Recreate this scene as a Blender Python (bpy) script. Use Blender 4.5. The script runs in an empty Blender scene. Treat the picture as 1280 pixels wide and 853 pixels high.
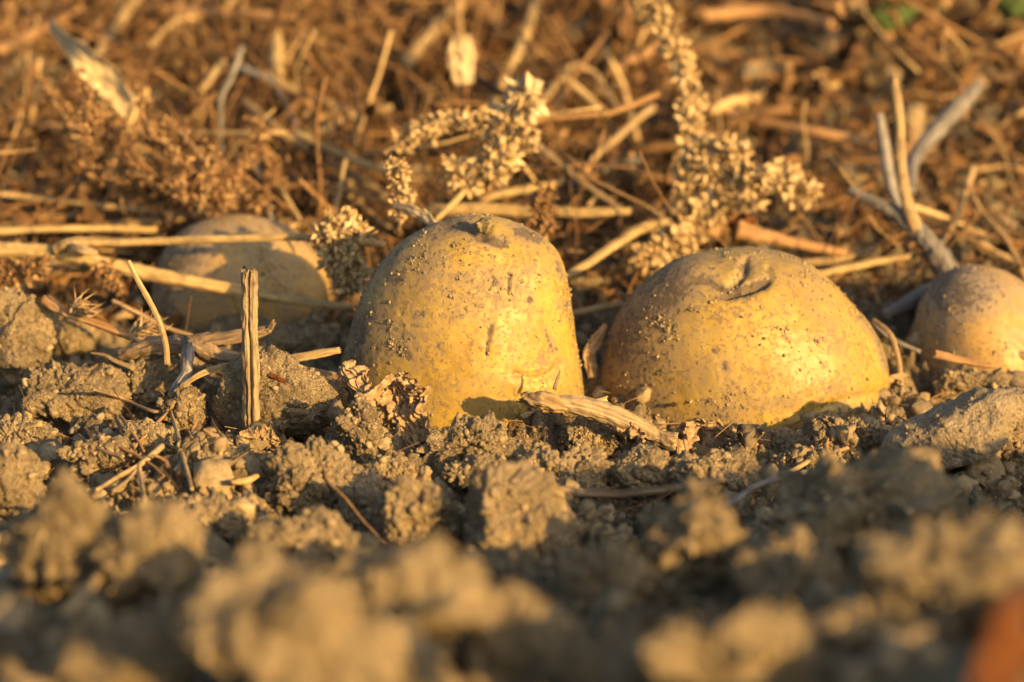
import bpy, bmesh, math, random
import numpy as np
from mathutils import Vector

# ------------------------------------------------------------------ camera, sky, sun, exposure
S = bpy.context.scene
COL = S.collection
W, HT = 1280.0, 853.0
PITCH = math.radians(18.0)
CAM = np.array([0.0, -0.903, 0.327])
LENS = 100.0
cd = bpy.data.cameras.new("camera"); cam = bpy.data.objects.new("camera", cd); COL.objects.link(cam)
cam.location = CAM; cam.rotation_euler = (math.pi / 2 - PITCH, 0, 0)
cd.lens = LENS; cd.sensor_width = 36.0; cd.clip_start = 0.01; cd.clip_end = 3000
cd.dof.use_dof = True; cd.dof.focus_distance = 0.948; cd.dof.aperture_fstop = 6.8; cd.dof.aperture_blades = 9
S.camera = cam

SUN_EL, SUN_AZ = math.radians(18.0), math.radians(43.0)      # azimuth to the right of straight behind the camera
sdir = np.array([math.sin(SUN_AZ) * math.cos(SUN_EL), -math.cos(SUN_AZ) * math.cos(SUN_EL), math.sin(SUN_EL)])
world = bpy.data.worlds.new("World"); S.world = world; world.use_nodes = True
wn = world.node_tree; wn.nodes.clear()
sky = wn.nodes.new("ShaderNodeTexSky"); sky.sky_type = 'NISHITA'; sky.sun_disc = False
sky.sun_elevation = SUN_EL; sky.sun_rotation = math.pi - SUN_AZ
sky.dust_density = 3.0; sky.air_density = 1.0; sky.ozone_density = 0.6
bg = wn.nodes.new("ShaderNodeBackground"); bg.inputs[1].default_value = 0.10
wo = wn.nodes.new("ShaderNodeOutputWorld")
wn.links.new(sky.outputs[0], bg.inputs[0]); wn.links.new(bg.outputs[0], wo.inputs[0])
sl = bpy.data.lights.new("sun", 'SUN'); sl.energy = 4.7; sl.angle = math.radians(0.5); sl.color = (1.0, 0.61, 0.21)
so = bpy.data.objects.new("sun", sl); COL.objects.link(so)
so.rotation_euler = Vector(-sdir).to_track_quat('-Z', 'Y').to_euler()
S.view_settings.view_transform = 'Standard'; S.view_settings.look = 'None'
S.view_settings.exposure = 1.0; S.view_settings.gamma = 1.0; S.view_settings.use_curve_mapping = False
S.cycles.use_denoising = True; S.cycles.max_bounces = 5; S.cycles.diffuse_bounces = 3
S.cycles.glossy_bounces = 2; S.cycles.transmission_bounces = 2

R = np.random.RandomState(7)

# ------------------------------------------------------------------ noise
_perm = np.random.RandomState(3).permutation(4096).astype(np.int64)
_g = np.random.RandomState(4).normal(size=(4096, 3)); _g /= np.linalg.norm(_g, axis=1)[:, None]
_jit = np.random.RandomState(5).rand(4096, 3)
def _h(i, j, k, s):
    return _perm[(_perm[(_perm[(i + s * 131) & 4095] + j) & 4095] + k) & 4095]
def gn(P, s=0):
    P = np.asarray(P, float); I = np.floor(P).astype(np.int64); f = P - I
    u = f * f * f * (f * (f * 6 - 15) + 10); r = 0
    for a in (0, 1):
        wa = u[:, 0] if a else 1 - u[:, 0]
        for b in (0, 1):
            wb = u[:, 1] if b else 1 - u[:, 1]
            for c in (0, 1):
                wc = u[:, 2] if c else 1 - u[:, 2]
                g = _g[_h(I[:, 0] + a, I[:, 1] + b, I[:, 2] + c, s)]
                r = r + wa * wb * wc * (g[:, 0] * (f[:, 0] - a) + g[:, 1] * (f[:, 1] - b) + g[:, 2] * (f[:, 2] - c))
    return r * 1.6
def fbm(P, o=4, s=0, g=0.5):
    r = 0; a = 1.0; P = np.asarray(P, float)
    for k in range(o):
        r = r + a * gn(P * 2.03 ** k + 17.3 * k, s + k); a *= g
    return r
def worley(P, s=0):
    I = np.floor(P).astype(np.int64); f = P - I; best = np.full(len(P), 9.0); bid = np.zeros(len(P), np.int64)
    for a in (-1, 0, 1):
        for b in (-1, 0, 1):
            for c in (-1, 0, 1):
                h = _h(I[:, 0] + a, I[:, 1] + b, I[:, 2] + c, s); j = _jit[h]
                d = (a + j[:, 0] - f[:, 0]) ** 2 + (b + j[:, 1] - f[:, 1]) ** 2 + (c + j[:, 2] - f[:, 2]) ** 2
                m = d < best; best = np.where(m, d, best); bid = np.where(m, h, bid)
    return np.sqrt(best), bid / 4096.0
def gran(P, cell, s=0, r=0.62):
    d, i = worley(P / cell, s); rr = r * (0.45 + 0.8 * i)
    return np.sqrt(np.clip(1 - (d / rr) ** 2, 0, 1)) * (0.4 + 0.8 * i)
def blocks(P, cell, s=0):
    """broken faces: each cell stands at its own height, with a steep step to the next"""
    w = np.stack([gn(P / cell * 1.3 + 4.0 * k, 40 + k) for k in range(3)], -1); return worley(P / cell + 0.45 * w, s)[1] - 0.5
def chips(P, cell, s=0, r=0.62):
    """angular crumbs: flat topped chips, each tilted its own way, with straight sides"""
    Q = P / cell; Q = Q + 0.22 * np.stack([gn(Q * 1.9 + 6.0 * k, 50 + k) for k in range(3)], -1)
    I = np.floor(Q).astype(np.int64); f = Q - I; best = np.full(len(P), 9.0); bh = np.zeros(len(P), np.int64); off = np.zeros_like(Q)
    for a in (-1, 0, 1):
        for b in (-1, 0, 1):
            for c in (-1, 0, 1):
                h = _h(I[:, 0] + a, I[:, 1] + b, I[:, 2] + c, s + 7); j = _jit[h]
                o = np.stack([a + j[:, 0] - f[:, 0], b + j[:, 1] - f[:, 1], c + j[:, 2] - f[:, 2]], -1); g1 = _g[h]; g2 = _g[(h + 991) & 4095]; g3 = _g[(h + 1777) & 4095]
                d = np.maximum(np.maximum(np.abs((o * g1).sum(1)), np.abs((o * g2).sum(1))), np.maximum(np.abs((o * g3).sum(1)), 0.72 * np.sqrt((o ** 2).sum(1))))
                m = d < best; best = np.where(m, d, best); bh = np.where(m, h, bh); off = np.where(m[:, None], o, off)
    i = bh / 4096.0; rr = r * (0.4 + 0.6 * i)
    return np.clip(2.5 * (1 - best / rr), 0, 1) * (0.45 + 0.75 * i) * (1 + 0.9 * (off * _g[(bh + 55) & 4095]).sum(1))
def sst(a, b, x):
    t = np.clip((x - a) / (b - a), 0, 1); return t * t * (3 - 2 * t)

# ------------------------------------------------------------------ land form
def H0(x, y):
    """the furrow: potatoes in the trough, a near ridge, a bank rising behind"""
    x = np.asarray(x, float); y = np.asarray(y, float)
    z = 0.052 * sst(-0.09, -0.30, y) * (1 - 0.6 * sst(-0.42, -0.8, y))
    z = z + 0.085 * sst(0.14, 0.62, y) * (1 - sst(1.2, 2.2, y))
    s = x * 0.74 - y * 0.67
    z = z + 0.048 * sst(0.21, 0.38, s) * (1 - sst(0.8, 1.2, s)) * sst(0.10, -0.08, y)  # rise towards the sun, added mostly out of view to shade the middle foreground
    z = z - 0.009 * np.exp(-((x - 0.020) / 0.022) ** 2 - ((y + 0.012) / 0.016) ** 2) - 0.006 * np.exp(-((x - 0.082) / 0.04) ** 2 - ((y + 0.002) / 0.014) ** 2) - 0.013 * np.exp(-((x - 0.165) / 0.03) ** 2 - ((y - 0.06) / 0.025) ** 2)
    Pb = np.stack([x * 11, y * 11, x * 0 + 8.3], -1).reshape(-1, 3)
    z = z + (0.024 * np.abs(gn(Pb, 14)) * 1.5 - 0.008).reshape(x.shape) * sst(0.24, 0.40, y)
    P = np.stack([x * 16, y * 16, x * 0 + 3.3], -1).reshape(-1, 3)
    z = z + 0.008 * fbm(P, 2, 11).reshape(x.shape)
    return z
fx = W * LENS / 36.0
def ray(px, py):
    u = (px - W / 2) / fx; v = -(py - HT / 2) / fx
    c, s_ = math.cos(PITCH), math.sin(PITCH)
    d = np.array([u, c + v * s_, -s_ + v * c]); return d
def on(px, py, lift=0.0):
    d = ray(px, py); t = np.linspace(0.5, 3.0, 1500)
    P = CAM + d * t[:, None]; h = H0(P[:, 0], P[:, 1]) + lift
    k = np.argmax(P[:, 2] < h)
    return P[k] if P[k, 2] < h[k] else P[-1]
def aty(px, py, y, lift=0.003):
    if y is None: return on(px, py, lift)
    d = ray(px, py); return CAM + d * ((y - CAM[1]) / d[1])
def mpp(P):                                                   # metres per photo pixel at a point
    return ((P[1] - CAM[1]) * math.cos(PITCH) + (CAM[2] - P[2]) * math.sin(PITCH)) / fx

# ------------------------------------------------------------------ mesh helpers
def tag(o, label=None, cat=None, group=None, kind=None):
    if label: o["label"] = label
    if cat: o["category"] = cat
    if group: o["group"] = group
    if kind: o["kind"] = kind
    return o
def mk(name, V, F, mat, parent=None, loc=None, attrs=None, uv=None, smooth=True):
    V = np.asarray(V, np.float32); F = np.asarray(F, np.int32); n = F.shape[1]
    me = bpy.data.meshes.new(name)
    me.vertices.add(len(V)); me.vertices.foreach_set("co", V.ravel())
    me.loops.add(F.size); me.loops.foreach_set("vertex_index", F.ravel())
    me.polygons.add(len(F)); me.polygons.foreach_set("loop_start", np.arange(len(F), dtype=np.int32) * n)
    if smooth: me.polygons.foreach_set("use_smooth", np.ones(len(F), bool))
    for k, a in (attrs or {}).items():
        at = me.attributes.new(k, 'FLOAT', 'POINT'); at.data.foreach_set("value", np.asarray(a, np.float32))
    if uv is not None:
        at = me.attributes.new("along", 'FLOAT_VECTOR', 'POINT'); at.data.foreach_set("vector", np.asarray(uv, np.float32).ravel())
    me.update(calc_edges=True); me.validate()
    me.materials.append(mat)
    o = bpy.data.objects.new(name, me); COL.objects.link(o)
    if parent is not None: o.parent = parent
    if loc is not None: o.location = loc
    return o
_ico = {}
def ico(sub):
    if sub not in _ico:
        bm = bmesh.new(); bmesh.ops.create_icosphere(bm, subdivisions=sub, radius=1.0)
        V = np.array([v.co[:] for v in bm.verts]); F = np.array([[v.index for v in f.verts] for f in bm.faces]); bm.free()
        _ico[sub] = (V, F)
    return _ico[sub]
def batch(V0, F0, M, T):
    """many copies of a small shape as one mesh: M (n,3,3), T (n,3)"""
    V = np.einsum('nij,vj->nvi', M, V0) + T[:, None, :]
    n, v = len(T), len(V0)
    F = F0[None] + (np.arange(n) * v)[:, None, None]
    return V.reshape(-1, 3), F.reshape(-1, F0.shape[1])
def join(parts):
    Vs, Fs, k = [], [], 0
    for V, F in parts:
        Vs.append(V); Fs.append(np.asarray(F) + k); k += len(V)
    return np.concatenate(Vs), np.concatenate(Fs)
def rotm(n, r):
    q = r.normal(size=(n, 4)); q /= np.linalg.norm(q, axis=1)[:, None]; w, x, y, z = q.T
    return np.stack([1 - 2 * (y * y + z * z), 2 * (x * y - z * w), 2 * (x * z + y * w), 2 * (x * y + z * w), 1 - 2 * (x * x + z * z),
                     2 * (y * z - x * w), 2 * (x * z - y * w), 2 * (y * z + x * w), 1 - 2 * (x * x + y * y)], -1).reshape(n, 3, 3)
def basis(D, r):
    """matrices whose z column is D"""
    D = D / np.linalg.norm(D, axis=1)[:, None]; a = r.normal(size=D.shape)
    X = np.cross(a, D); X /= np.linalg.norm(X, axis=1)[:, None]; Y = np.cross(D, X)
    return np.stack([X, Y, D], -1)
def spline(P, n):
    P = np.asarray(P, float); m = len(P)
    if m == 2: return P[0] + (P[1] - P[0]) * np.linspace(0, 1, n)[:, None]
    Q = np.vstack([2 * P[0] - P[1], P, 2 * P[-1] - P[-2]]); t = np.linspace(0, m - 1 - 1e-9, n); i = t.astype(int); f = (t - i)[:, None]
    a, b, c, d = Q[i], Q[i + 1], Q[i + 2], Q[i + 3]
    return 0.5 * (2 * b + (c - a) * f + (2 * a - 5 * b + 4 * c - d) * f ** 2 + (3 * b - a - 3 * c + d) * f ** 3)
def tube(P, rad, sides=14, seed=0, rough=0.12, groove=0.12, flat=1.0, wob=0.0, n=None, ragged=0.0, split=0.0):
    P = np.asarray(P, float); rad = np.atleast_1d(np.asarray(rad, float)); L = np.linalg.norm(np.diff(P, axis=0), axis=1).sum()
    if n is None: n = int(np.clip(L / 0.0009, 8, 260))
    C = spline(P, n); s = np.linspace(0, L, n)
    if wob: C = C + wob * np.stack([gn(np.stack([s * 90, s * 0 + seed, s * 0 + k * 9.1], -1), 5) for k in range(3)], -1)
    r = np.interp(np.linspace(0, 1, n), np.linspace(0, 1, len(rad)), rad)
    T = np.gradient(C, axis=0); T /= np.linalg.norm(T, axis=1)[:, None] + 1e-12
    N = np.zeros_like(C); up = np.array([0, -0.3, 1.0]) if abs(T[0, 2]) < 0.8 else np.array([0, -1.0, 0])
    v = up - T[0] * (up @ T[0]); N[0] = v / np.linalg.norm(v)
    for i in range(1, n):
        v = N[i - 1] - T[i] * (N[i - 1] @ T[i]); N[i] = v / np.linalg.norm(v)
    B = np.cross(T, N); a = np.arange(sides) / sides * 2 * math.pi
    A, SS = np.meshgrid(a, s)
    q = np.stack([np.cos(A) * 1.5, np.sin(A) * 1.5, SS * 25 + seed], -1).reshape(-1, 3)
    g = gn(q * 2.2, 1).reshape(A.shape); q2 = np.stack([np.cos(A) * 2, np.sin(A) * 2, SS * 320 + seed], -1).reshape(-1, 3)
    g2 = fbm(q2, 2, 2).reshape(A.shape)
    rr = r[:, None] * (1 + groove * g + rough * g2)
    if split:
        da = np.angle(np.exp(1j * (A - (0.12 * np.sin(SS * 130) + 0.06 * np.sin(SS * 420))))); rr = rr * (1 - split * np.exp(-(da / 0.17) ** 2))
    if ragged:
        e = np.minimum(SS, L - SS) / (ragged * r.mean()); jag = gn(np.stack([np.cos(A) * 3, np.sin(A) * 3, A * 0 + seed], -1).reshape(-1, 3), 8).reshape(A.shape)
        off = np.clip(1 - e, 0, 1) * jag * ragged * r.mean() * 1.4
    else: off = 0
    V = C[:, None] + N[:, None] * (np.cos(A) * rr)[..., None] * flat + B[:, None] * (np.sin(A) * rr)[..., None]
    if ragged: V = V + T[:, None] * off[..., None]
    V = V.reshape(-1, 3)
    i, j = np.meshgrid(np.arange(n - 1), np.arange(sides), indexing='ij'); j2 = (j + 1) % sides
    F = np.stack([i * sides + j, i * sides + j2, (i + 1) * sides + j2, (i + 1) * sides + j], -1).reshape(-1, 4)
    uv = np.stack([np.cos(A) * r[:, None], np.sin(A) * r[:, None], SS], -1).reshape(-1, 3)
    c0, c1 = len(V), len(V) + 1                                  # caps
    V = np.vstack([V, C[0] - T[0] * 0.1 * r[0], C[-1] + T[-1] * 0.1 * r[-1]]); uv = np.vstack([uv, [0, 0, 0], [0, 0, L]])
    k = np.arange(sides); k2 = (k + 1) % sides
    F = np.vstack([F, np.stack([k * 0 + c0, k2, k, k * 0 + c0], -1), np.stack([k * 0 + c1, (n - 1) * sides + k, (n - 1) * sides + k2, k * 0 + c1], -1)])
    return V, F, uv
def mktube(name, P, rad, mat, parent=None, **k):
    V, F, uv = tube(P, rad, **k)
    # the cap quads are degenerate: split into a triangulated mesh
    T = np.vstack([F[:, [0, 1, 2]], F[:, [0, 2, 3]]]); T = T[(T[:, 0] != T[:, 2]) & (T[:, 1] != T[:, 2]) & (T[:, 0] != T[:, 1])]
    c = V.mean(0)
    if parent is None: return mk(name, V - c, T, mat, None, c, uv=uv)
    return mk(name, V - np.array(parent.location), T, mat, parent, uv=uv)
def tri(F):
    T = np.vstack([F[:, [0, 1, 2]], F[:, [0, 2, 3]]]); return T[(T[:, 0] != T[:, 2])]

# ------------------------------------------------------------------ materials
def newmat(name, rough=0.9, spec=0.3):
    m = bpy.data.materials.new(name); m.use_nodes = True; nt = m.node_tree; b = nt.nodes["Principled BSDF"]
    b.inputs["Roughness"].default_value = rough; b.inputs["Specular IOR Level"].default_value = spec
    return m, nt, b
def nz(nt, vec, scale, detail=4, rough=0.6, typ="ShaderNodeTexNoise"):
    t = nt.nodes.new(typ); t.inputs["Scale"].default_value = scale
    if typ == "ShaderNodeTexNoise": t.inputs["Detail"].default_value = detail; t.inputs["Roughness"].default_value = rough
    if vec is not None: nt.links.new(vec, t.inputs["Vector"])
    return t
def ramp(nt, fac, stops):
    r = nt.nodes.new("ShaderNodeValToRGB"); e = r.color_ramp.elements
    while len(e) < len(stops): e.new(0.5)
    for k, (p, c) in enumerate(stops): e[k].position = p; e[k].color = (*c, 1)
    nt.links.new(fac, r.inputs[0]); return r
def mixc(nt, fac, a, b, typ='MIX'):
    m = nt.nodes.new("ShaderNodeMix"); m.data_type = 'RGBA'; m.blend_type = typ
    for s, v in ((0, fac), (6, a), (7, b)):
        if hasattr(v, "is_output"): nt.links.new(v, m.inputs[s])
        else: m.inputs[s].default_value = v if s == 0 else (*v, 1)
    return m.outputs[2]
def bump(nt, b, hs):
    prev = None
    for h, st, d in hs:
        n = nt.nodes.new("ShaderNodeBump"); n.inputs["Strength"].default_value = st; n.inputs["Distance"].default_value = d
        nt.links.new(h, n.inputs["Height"])
        if prev is not None: nt.links.new(prev.outputs[0], n.inputs["Normal"])
        prev = n
    nt.links.new(prev.outputs[0], b.inputs["Normal"])
def geo(nt): return nt.nodes.new("ShaderNodeNewGeometry").outputs["Position"]

def soil_mat(name, c0, c1, c2, gb=1.0):
    m, nt, b = newmat(name, 0.95, 0.12); P = geo(nt)
    n1 = nz(nt, P, 55, 5); n2 = nz(nt, P, 700, 4, 0.7); n3 = nz(nt, P, 260, 5, 0.65)
    r1 = ramp(nt, n1.outputs[0], [(0.32, c0), (0.52, c1), (0.72, c2)])
    r2 = ramp(nt, n2.outputs[0], [(0.30, (0.55, 0.52, 0.5)), (0.5, (0.95, 0.95, 0.95)), (0.70, (1.3, 1.3, 1.3))])
    c = mixc(nt, 0.85, r1.outputs[0], r2.outputs[0], 'MULTIPLY')
    nt.links.new(c, b.inputs["Base Color"])
    v = nz(nt, P, 1100, typ="ShaderNodeTexVoronoi")
    bump(nt, b, [(n3.outputs[0], 0.6 * gb, 0.0028), (v.outputs[0], 0.8 * gb, 0.0009), (n2.outputs[0], 0.95 * gb, 0.0018)])
    return m
M_SOIL = soil_mat("dry soil", (0.165, 0.130, 0.078), (0.275, 0.215, 0.127), (0.38, 0.297, 0.175))
M_CLOD = soil_mat("clod soil", (0.20, 0.155, 0.090), (0.335, 0.258, 0.148), (0.45, 0.345, 0.20))
M_PALE = soil_mat("pale smooth soil", (0.23, 0.185, 0.118), (0.31, 0.25, 0.16), (0.39, 0.315, 0.205), 0.55)
M_STONE = soil_mat("whitish stone", (0.42, 0.38, 0.31), (0.5, 0.46, 0.39), (0.58, 0.54, 0.47), 0.3)

def stem_mat(name, c0, c1, c2, blotch=(0.1, 0.07, 0.04), ba=0.35, rough=0.7, sub=0.0):
    m, nt, b = newmat(name, rough, 0.3)
    a = nt.nodes.new("ShaderNodeAttribute"); a.attribute_name = "along"
    mp = nt.nodes.new("ShaderNodeMapping"); mp.inputs["Scale"].default_value = (1, 1, 0.045); nt.links.new(a.outputs["Vector"], mp.inputs[0])
    s1 = nz(nt, mp.outputs[0], 900, 3, 0.6); s2 = nz(nt, mp.outputs[0], 2600, 2, 0.6)
    P = geo(nt); n = nz(nt, P, 130, 5, 0.65); nf = nz(nt, P, 900, 3, 0.7)
    oi = nt.nodes.new("ShaderNodeObjectInfo")
    r = ramp(nt, s1.outputs[0], [(0.3, c0), (0.5, c1), (0.68, c2)])
    rb = ramp(nt, n.outputs[0], [(0.50, (0, 0, 0)), (0.68, (ba, ba, ba))])
    c = mixc(nt, rb.outputs[0], r.outputs[0], blotch)
    rf = ramp(nt, nf.outputs[0], [(0.55, (0, 0, 0)), (0.68, (0.6, 0.6, 0.6))])
    c = mixc(nt, rf.outputs[0], c, (0.2, 0.155, 0.1))
    hv = nt.nodes.new("ShaderNodeHueSaturation"); nt.links.new(c, hv.inputs["Color"])
    mr = nt.nodes.new("ShaderNodeMapRange"); mr.inputs[3].default_value = 0.8; mr.inputs[4].default_value = 1.2
    nt.links.new(oi.outputs["Random"], mr.inputs[0]); nt.links.new(mr.outputs[0], hv.inputs["Value"])
    nt.links.new(hv.outputs[0], b.inputs["Base Color"])
    bump(nt, b, [(s1.outputs[0], 0.6, 0.0008), (s2.outputs[0], 0.5, 0.0004), (nf.outputs[0], 0.4, 0.0006)])
    return m
M_STRAW = stem_mat("yellow straw", (0.26, 0.165, 0.065), (0.46, 0.32, 0.125), (0.60, 0.44, 0.19), ba=0.55)
M_STEM = stem_mat("dull straw", (0.22, 0.145, 0.065), (0.36, 0.25, 0.115), (0.48, 0.35, 0.17), ba=0.5)
M_WOOD = stem_mat("dirty dry wood", (0.16, 0.115, 0.065), (0.34, 0.25, 0.13), (0.48, 0.37, 0.20), ba=0.75)
M_BARK = stem_mat("brown bark", (0.12, 0.08, 0.045), (0.22, 0.15, 0.08), (0.38, 0.28, 0.16), ba=0.6)
M_GREY = stem_mat("grey weathered twig", (0.10, 0.09, 0.075), (0.20, 0.18, 0.15), (0.32, 0.29, 0.24), blotch=(0.06, 0.05, 0.045), ba=0.6)
M_ORST = stem_mat("orange brown stalk", (0.22, 0.11, 0.04), (0.36, 0.20, 0.08), (0.48, 0.30, 0.13))

def bit_mat(name, stops, rough=0.85):
    """chaff, leaf scraps: every scrap has a tint of its own"""
    m, nt, b = newmat(name, rough, 0.2)
    a = nt.nodes.new("ShaderNodeAttribute"); a.attribute_name = "tint"
    P = geo(nt); n = nz(nt, P, 500, 4, 0.7)
    r = ramp(nt, a.outputs["Fac"], stops)
    r2 = ramp(nt, n.outputs[0], [(0.3, (0.6, 0.55, 0.5)), (0.7, (1.25, 1.25, 1.25))])
    c = mixc(nt, 0.9, r.outputs[0], r2.outputs[0], 'MULTIPLY'); nt.links.new(c, b.inputs["Base Color"])
    bump(nt, b, [(n.outputs[0], 0.5, 0.0008)])
    return m
M_HUSK = bit_mat("pale husks", [(0, (0.34, 0.23, 0.10)), (0.35, (0.46, 0.33, 0.155)), (1, (0.62, 0.48, 0.26))])
M_BRHUSK = bit_mat("brown husks", [(0, (0.14, 0.075, 0.035)), (0.5, (0.28, 0.16, 0.07)), (1, (0.42, 0.28, 0.13))])
M_LITTER = bit_mat("leaf litter", [(0, (0.05, 0.028, 0.016)), (0.35, (0.13, 0.07, 0.03)), (0.7, (0.23, 0.13, 0.055)), (0.9, (0.36, 0.23, 0.11)), (1, (0.50, 0.37, 0.19))])
M_LSTEM = bit_mat("litter stems", [(0, (0.07, 0.042, 0.024)), (0.4, (0.19, 0.105, 0.045)), (0.8, (0.31, 0.185, 0.08)), (1, (0.55, 0.39, 0.18))])
M_LEAF = bit_mat("dry leaf", [(0, (0.22, 0.14, 0.07)), (0.5, (0.36, 0.25, 0.13)), (1, (0.50, 0.37, 0.2))])
M_RUST = bit_mat("rust orange leaf", [(0, (0.05, 0.02, 0.008)), (1, (0.24, 0.085, 0.02))])
M_PLEAF = bit_mat("pale leaf", [(0, (0.48, 0.37, 0.2)), (1, (0.62, 0.5, 0.3))])
M_GREEN = bit_mat("green leaf", [(0, (0.035, 0.06, 0.015)), (1, (0.08, 0.11, 0.03))])
M_CRUMB = bit_mat("soil crumbs", [(0, (0.16, 0.125, 0.073)), (0.5, (0.28, 0.218, 0.125)), (1, (0.42, 0.33, 0.185))], 0.95)

def potato_mat(name, base, light, dust, dustamt):
    m, nt, b = newmat(name, 0.5, 0.45); P = geo(nt)
    n1 = nz(nt, P, 45, 4); n2 = nz(nt, P, 420, 5, 0.65); n3 = nz(nt, P, 1500, 3, 0.6); n4 = nz(nt, P, 170, 6, 0.7)
    at = nt.nodes.new("ShaderNodeAttribute"); at.attribute_name = "dirt"
    r = ramp(nt, n1.outputs[0], [(0.35, base), (0.62, light)])
    r2 = ramp(nt, n2.outputs[0], [(0.35, (0.86, 0.82, 0.74)), (0.62, (1.06, 1.06, 1.04))])
    c = mixc(nt, 1.0, r.outputs[0], r2.outputs[0], 'MULTIPLY')
    # fine brown specks and flecks in the skin, gathered in patches
    def madd(x, y, k):
        m_ = nt.nodes.new("ShaderNodeMath"); m_.operation = 'MULTIPLY_ADD'; nt.links.new(x, m_.inputs[0]); m_.inputs[1].default_value = k; nt.links.new(y, m_.inputs[2]); return m_.outputs[0]
    n5 = nz(nt, P, 620, 4, 0.65); n6 = nz(nt, P, 75, 3)
    sp = ramp(nt, madd(n6.outputs[0], n5.outputs[0], 0.35), [(0.72, (0, 0, 0)), (0.77, (0.8, 0.8, 0.8))]); c = mixc(nt, sp.outputs[0], c, (0.20, 0.13, 0.055))
    # the film of dust, then crusts of soil with a ragged edge
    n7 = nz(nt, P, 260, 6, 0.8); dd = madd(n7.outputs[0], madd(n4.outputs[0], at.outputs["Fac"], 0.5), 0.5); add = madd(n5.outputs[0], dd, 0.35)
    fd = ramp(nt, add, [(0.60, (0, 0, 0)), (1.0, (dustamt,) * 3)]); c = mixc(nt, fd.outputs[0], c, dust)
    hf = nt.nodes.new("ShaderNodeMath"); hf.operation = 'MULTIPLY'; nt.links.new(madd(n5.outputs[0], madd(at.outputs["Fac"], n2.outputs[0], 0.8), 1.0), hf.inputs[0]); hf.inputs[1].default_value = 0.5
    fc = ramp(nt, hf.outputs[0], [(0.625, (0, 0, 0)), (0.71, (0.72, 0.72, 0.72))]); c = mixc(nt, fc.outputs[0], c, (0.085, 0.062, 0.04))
    nt.links.new(c, b.inputs["Base Color"])
    rr = ramp(nt, add, [(0.60, (0.44,) * 3), (1.0, (0.85,) * 3)]); nt.links.new(rr.outputs[0], b.inputs["Roughness"])
    b.inputs["Subsurface Weight"].default_value = 0.12; b.inputs["Subsurface Radius"].default_value = (1.0, 0.5, 0.15); b.inputs["Subsurface Scale"].default_value = 0.003
    bump(nt, b, [(n4.outputs[0], 0.22, 0.0008), (n2.outputs[0], 0.28, 0.0005), (n3.outputs[0], 0.35, 0.0002), (sp.outputs[0], 0.4, 0.0002), (fc.outputs[0], 0.6, 0.0006)])
    return m
M_POT = potato_mat("potato skin", (0.33, 0.22, 0.042), (0.44, 0.31, 0.06), (0.225, 0.165, 0.095), 0.95)
M_POTD = potato_mat("dusty potato skin", (0.38, 0.24, 0.075), (0.47, 0.31, 0.10), (0.30, 0.235, 0.15), 0.95)
M_NUB, nt_, b_ = newmat("stem scar", 0.7); n_ = nz(nt_, geo(nt_), 500, 3)
nt_.links.new(ramp(nt_, n_.outputs[0], [(0.35, (0.10, 0.075, 0.03)), (0.65, (0.26, 0.20, 0.08))]).outputs[0], b_.inputs["Base Color"])

# ------------------------------------------------------------------ the ground: one sheet to the horizon
def graded(fine, lo, hi, step, far, g=1.12):
    mid = np.arange(lo, hi + step / 2, step); out = []; s = step; x = hi
    while x < far: s *= g; x += s; out.append(x)
    up = np.array(out); out = []; s = step; x = lo
    while x > -far: s *= g; x -= s; out.append(x)
    return np.concatenate([np.array(out)[::-1], mid, up])
xs = graded(1, -0.24, 0.24, 0.0009, 900)
y1 = np.arange(-0.34, -0.12, 0.0016); y2 = np.arange(-0.12, 0.14, 0.0009); y3 = np.arange(0.14, 0.5, 0.002); out = []; s_ = 0.002; x_ = 0.5
while x_ < 900: out.append(x_); s_ *= 1.09; x_ += s_
lo_ = []; s_ = 0.0016; x_ = -0.34
while x_ > -900: s_ *= 1.12; x_ -= s_; lo_.append(x_)
ys = np.concatenate([np.array(lo_)[::-1], y1, y2, y3, np.array(out)])
X, Y = np.meshgrid(xs, ys, indexing='ij')
def fine(x, y):
    P = np.stack([x, y, x * 0], -1).reshape(-1, 3)
    a = fbm(P * 42, 3, 21); rug = sst(-0.35, 0.35, fbm(P * 30, 2, 31))
    z = 0.0045 * a + 0.006 * blocks(P, 0.016, 51) + 0.0025 * blocks(P, 0.006, 52) + 0.0045 * chips(P, 0.024, 1, 0.75) * (0.4 + 0.6 * rug) + 0.0032 * chips(P, 0.0115, 2, 0.75) * (0.3 + 0.7 * rug)
    z = z + 0.0022 * chips(P, 0.0052, 3, 0.75) * rug + 0.0009 * gran(P, 0.0022, 4, 0.7) + 0.0006 * fbm(P * 500, 2, 9)
    return z.reshape(x.shape) - 0.006
near = (np.abs(X) < 1.2) & (Y > -1.2) & (Y < 2.2)
Z = np.zeros_like(X); Z[near] = H0(X[near], Y[near]) + fine(X[near], Y[near])
fr = ~near; Z[fr] = 0.0
dedge = np.maximum(np.abs(X) - 0.6, np.maximum(-0.6 - Y, Y - 1.2)); Z *= 1 - sst(0.0, 0.6, dedge)
nx, ny = X.shape; i, j = np.meshgrid(np.arange(nx - 1), np.arange(ny - 1), indexing='ij')
F = np.stack([i * ny + j, (i + 1) * ny + j, (i + 1) * ny + j + 1, i * ny + j + 1], -1).reshape(-1, 4)
g = mk("ground", np.stack([X, Y, Z], -1).reshape(-1, 3), F, M_SOIL); tag(g, kind="structure")
def ground_z(x, y): return H0(x, y) + fine(np.asarray(x, float), np.asarray(y, float))

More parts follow.
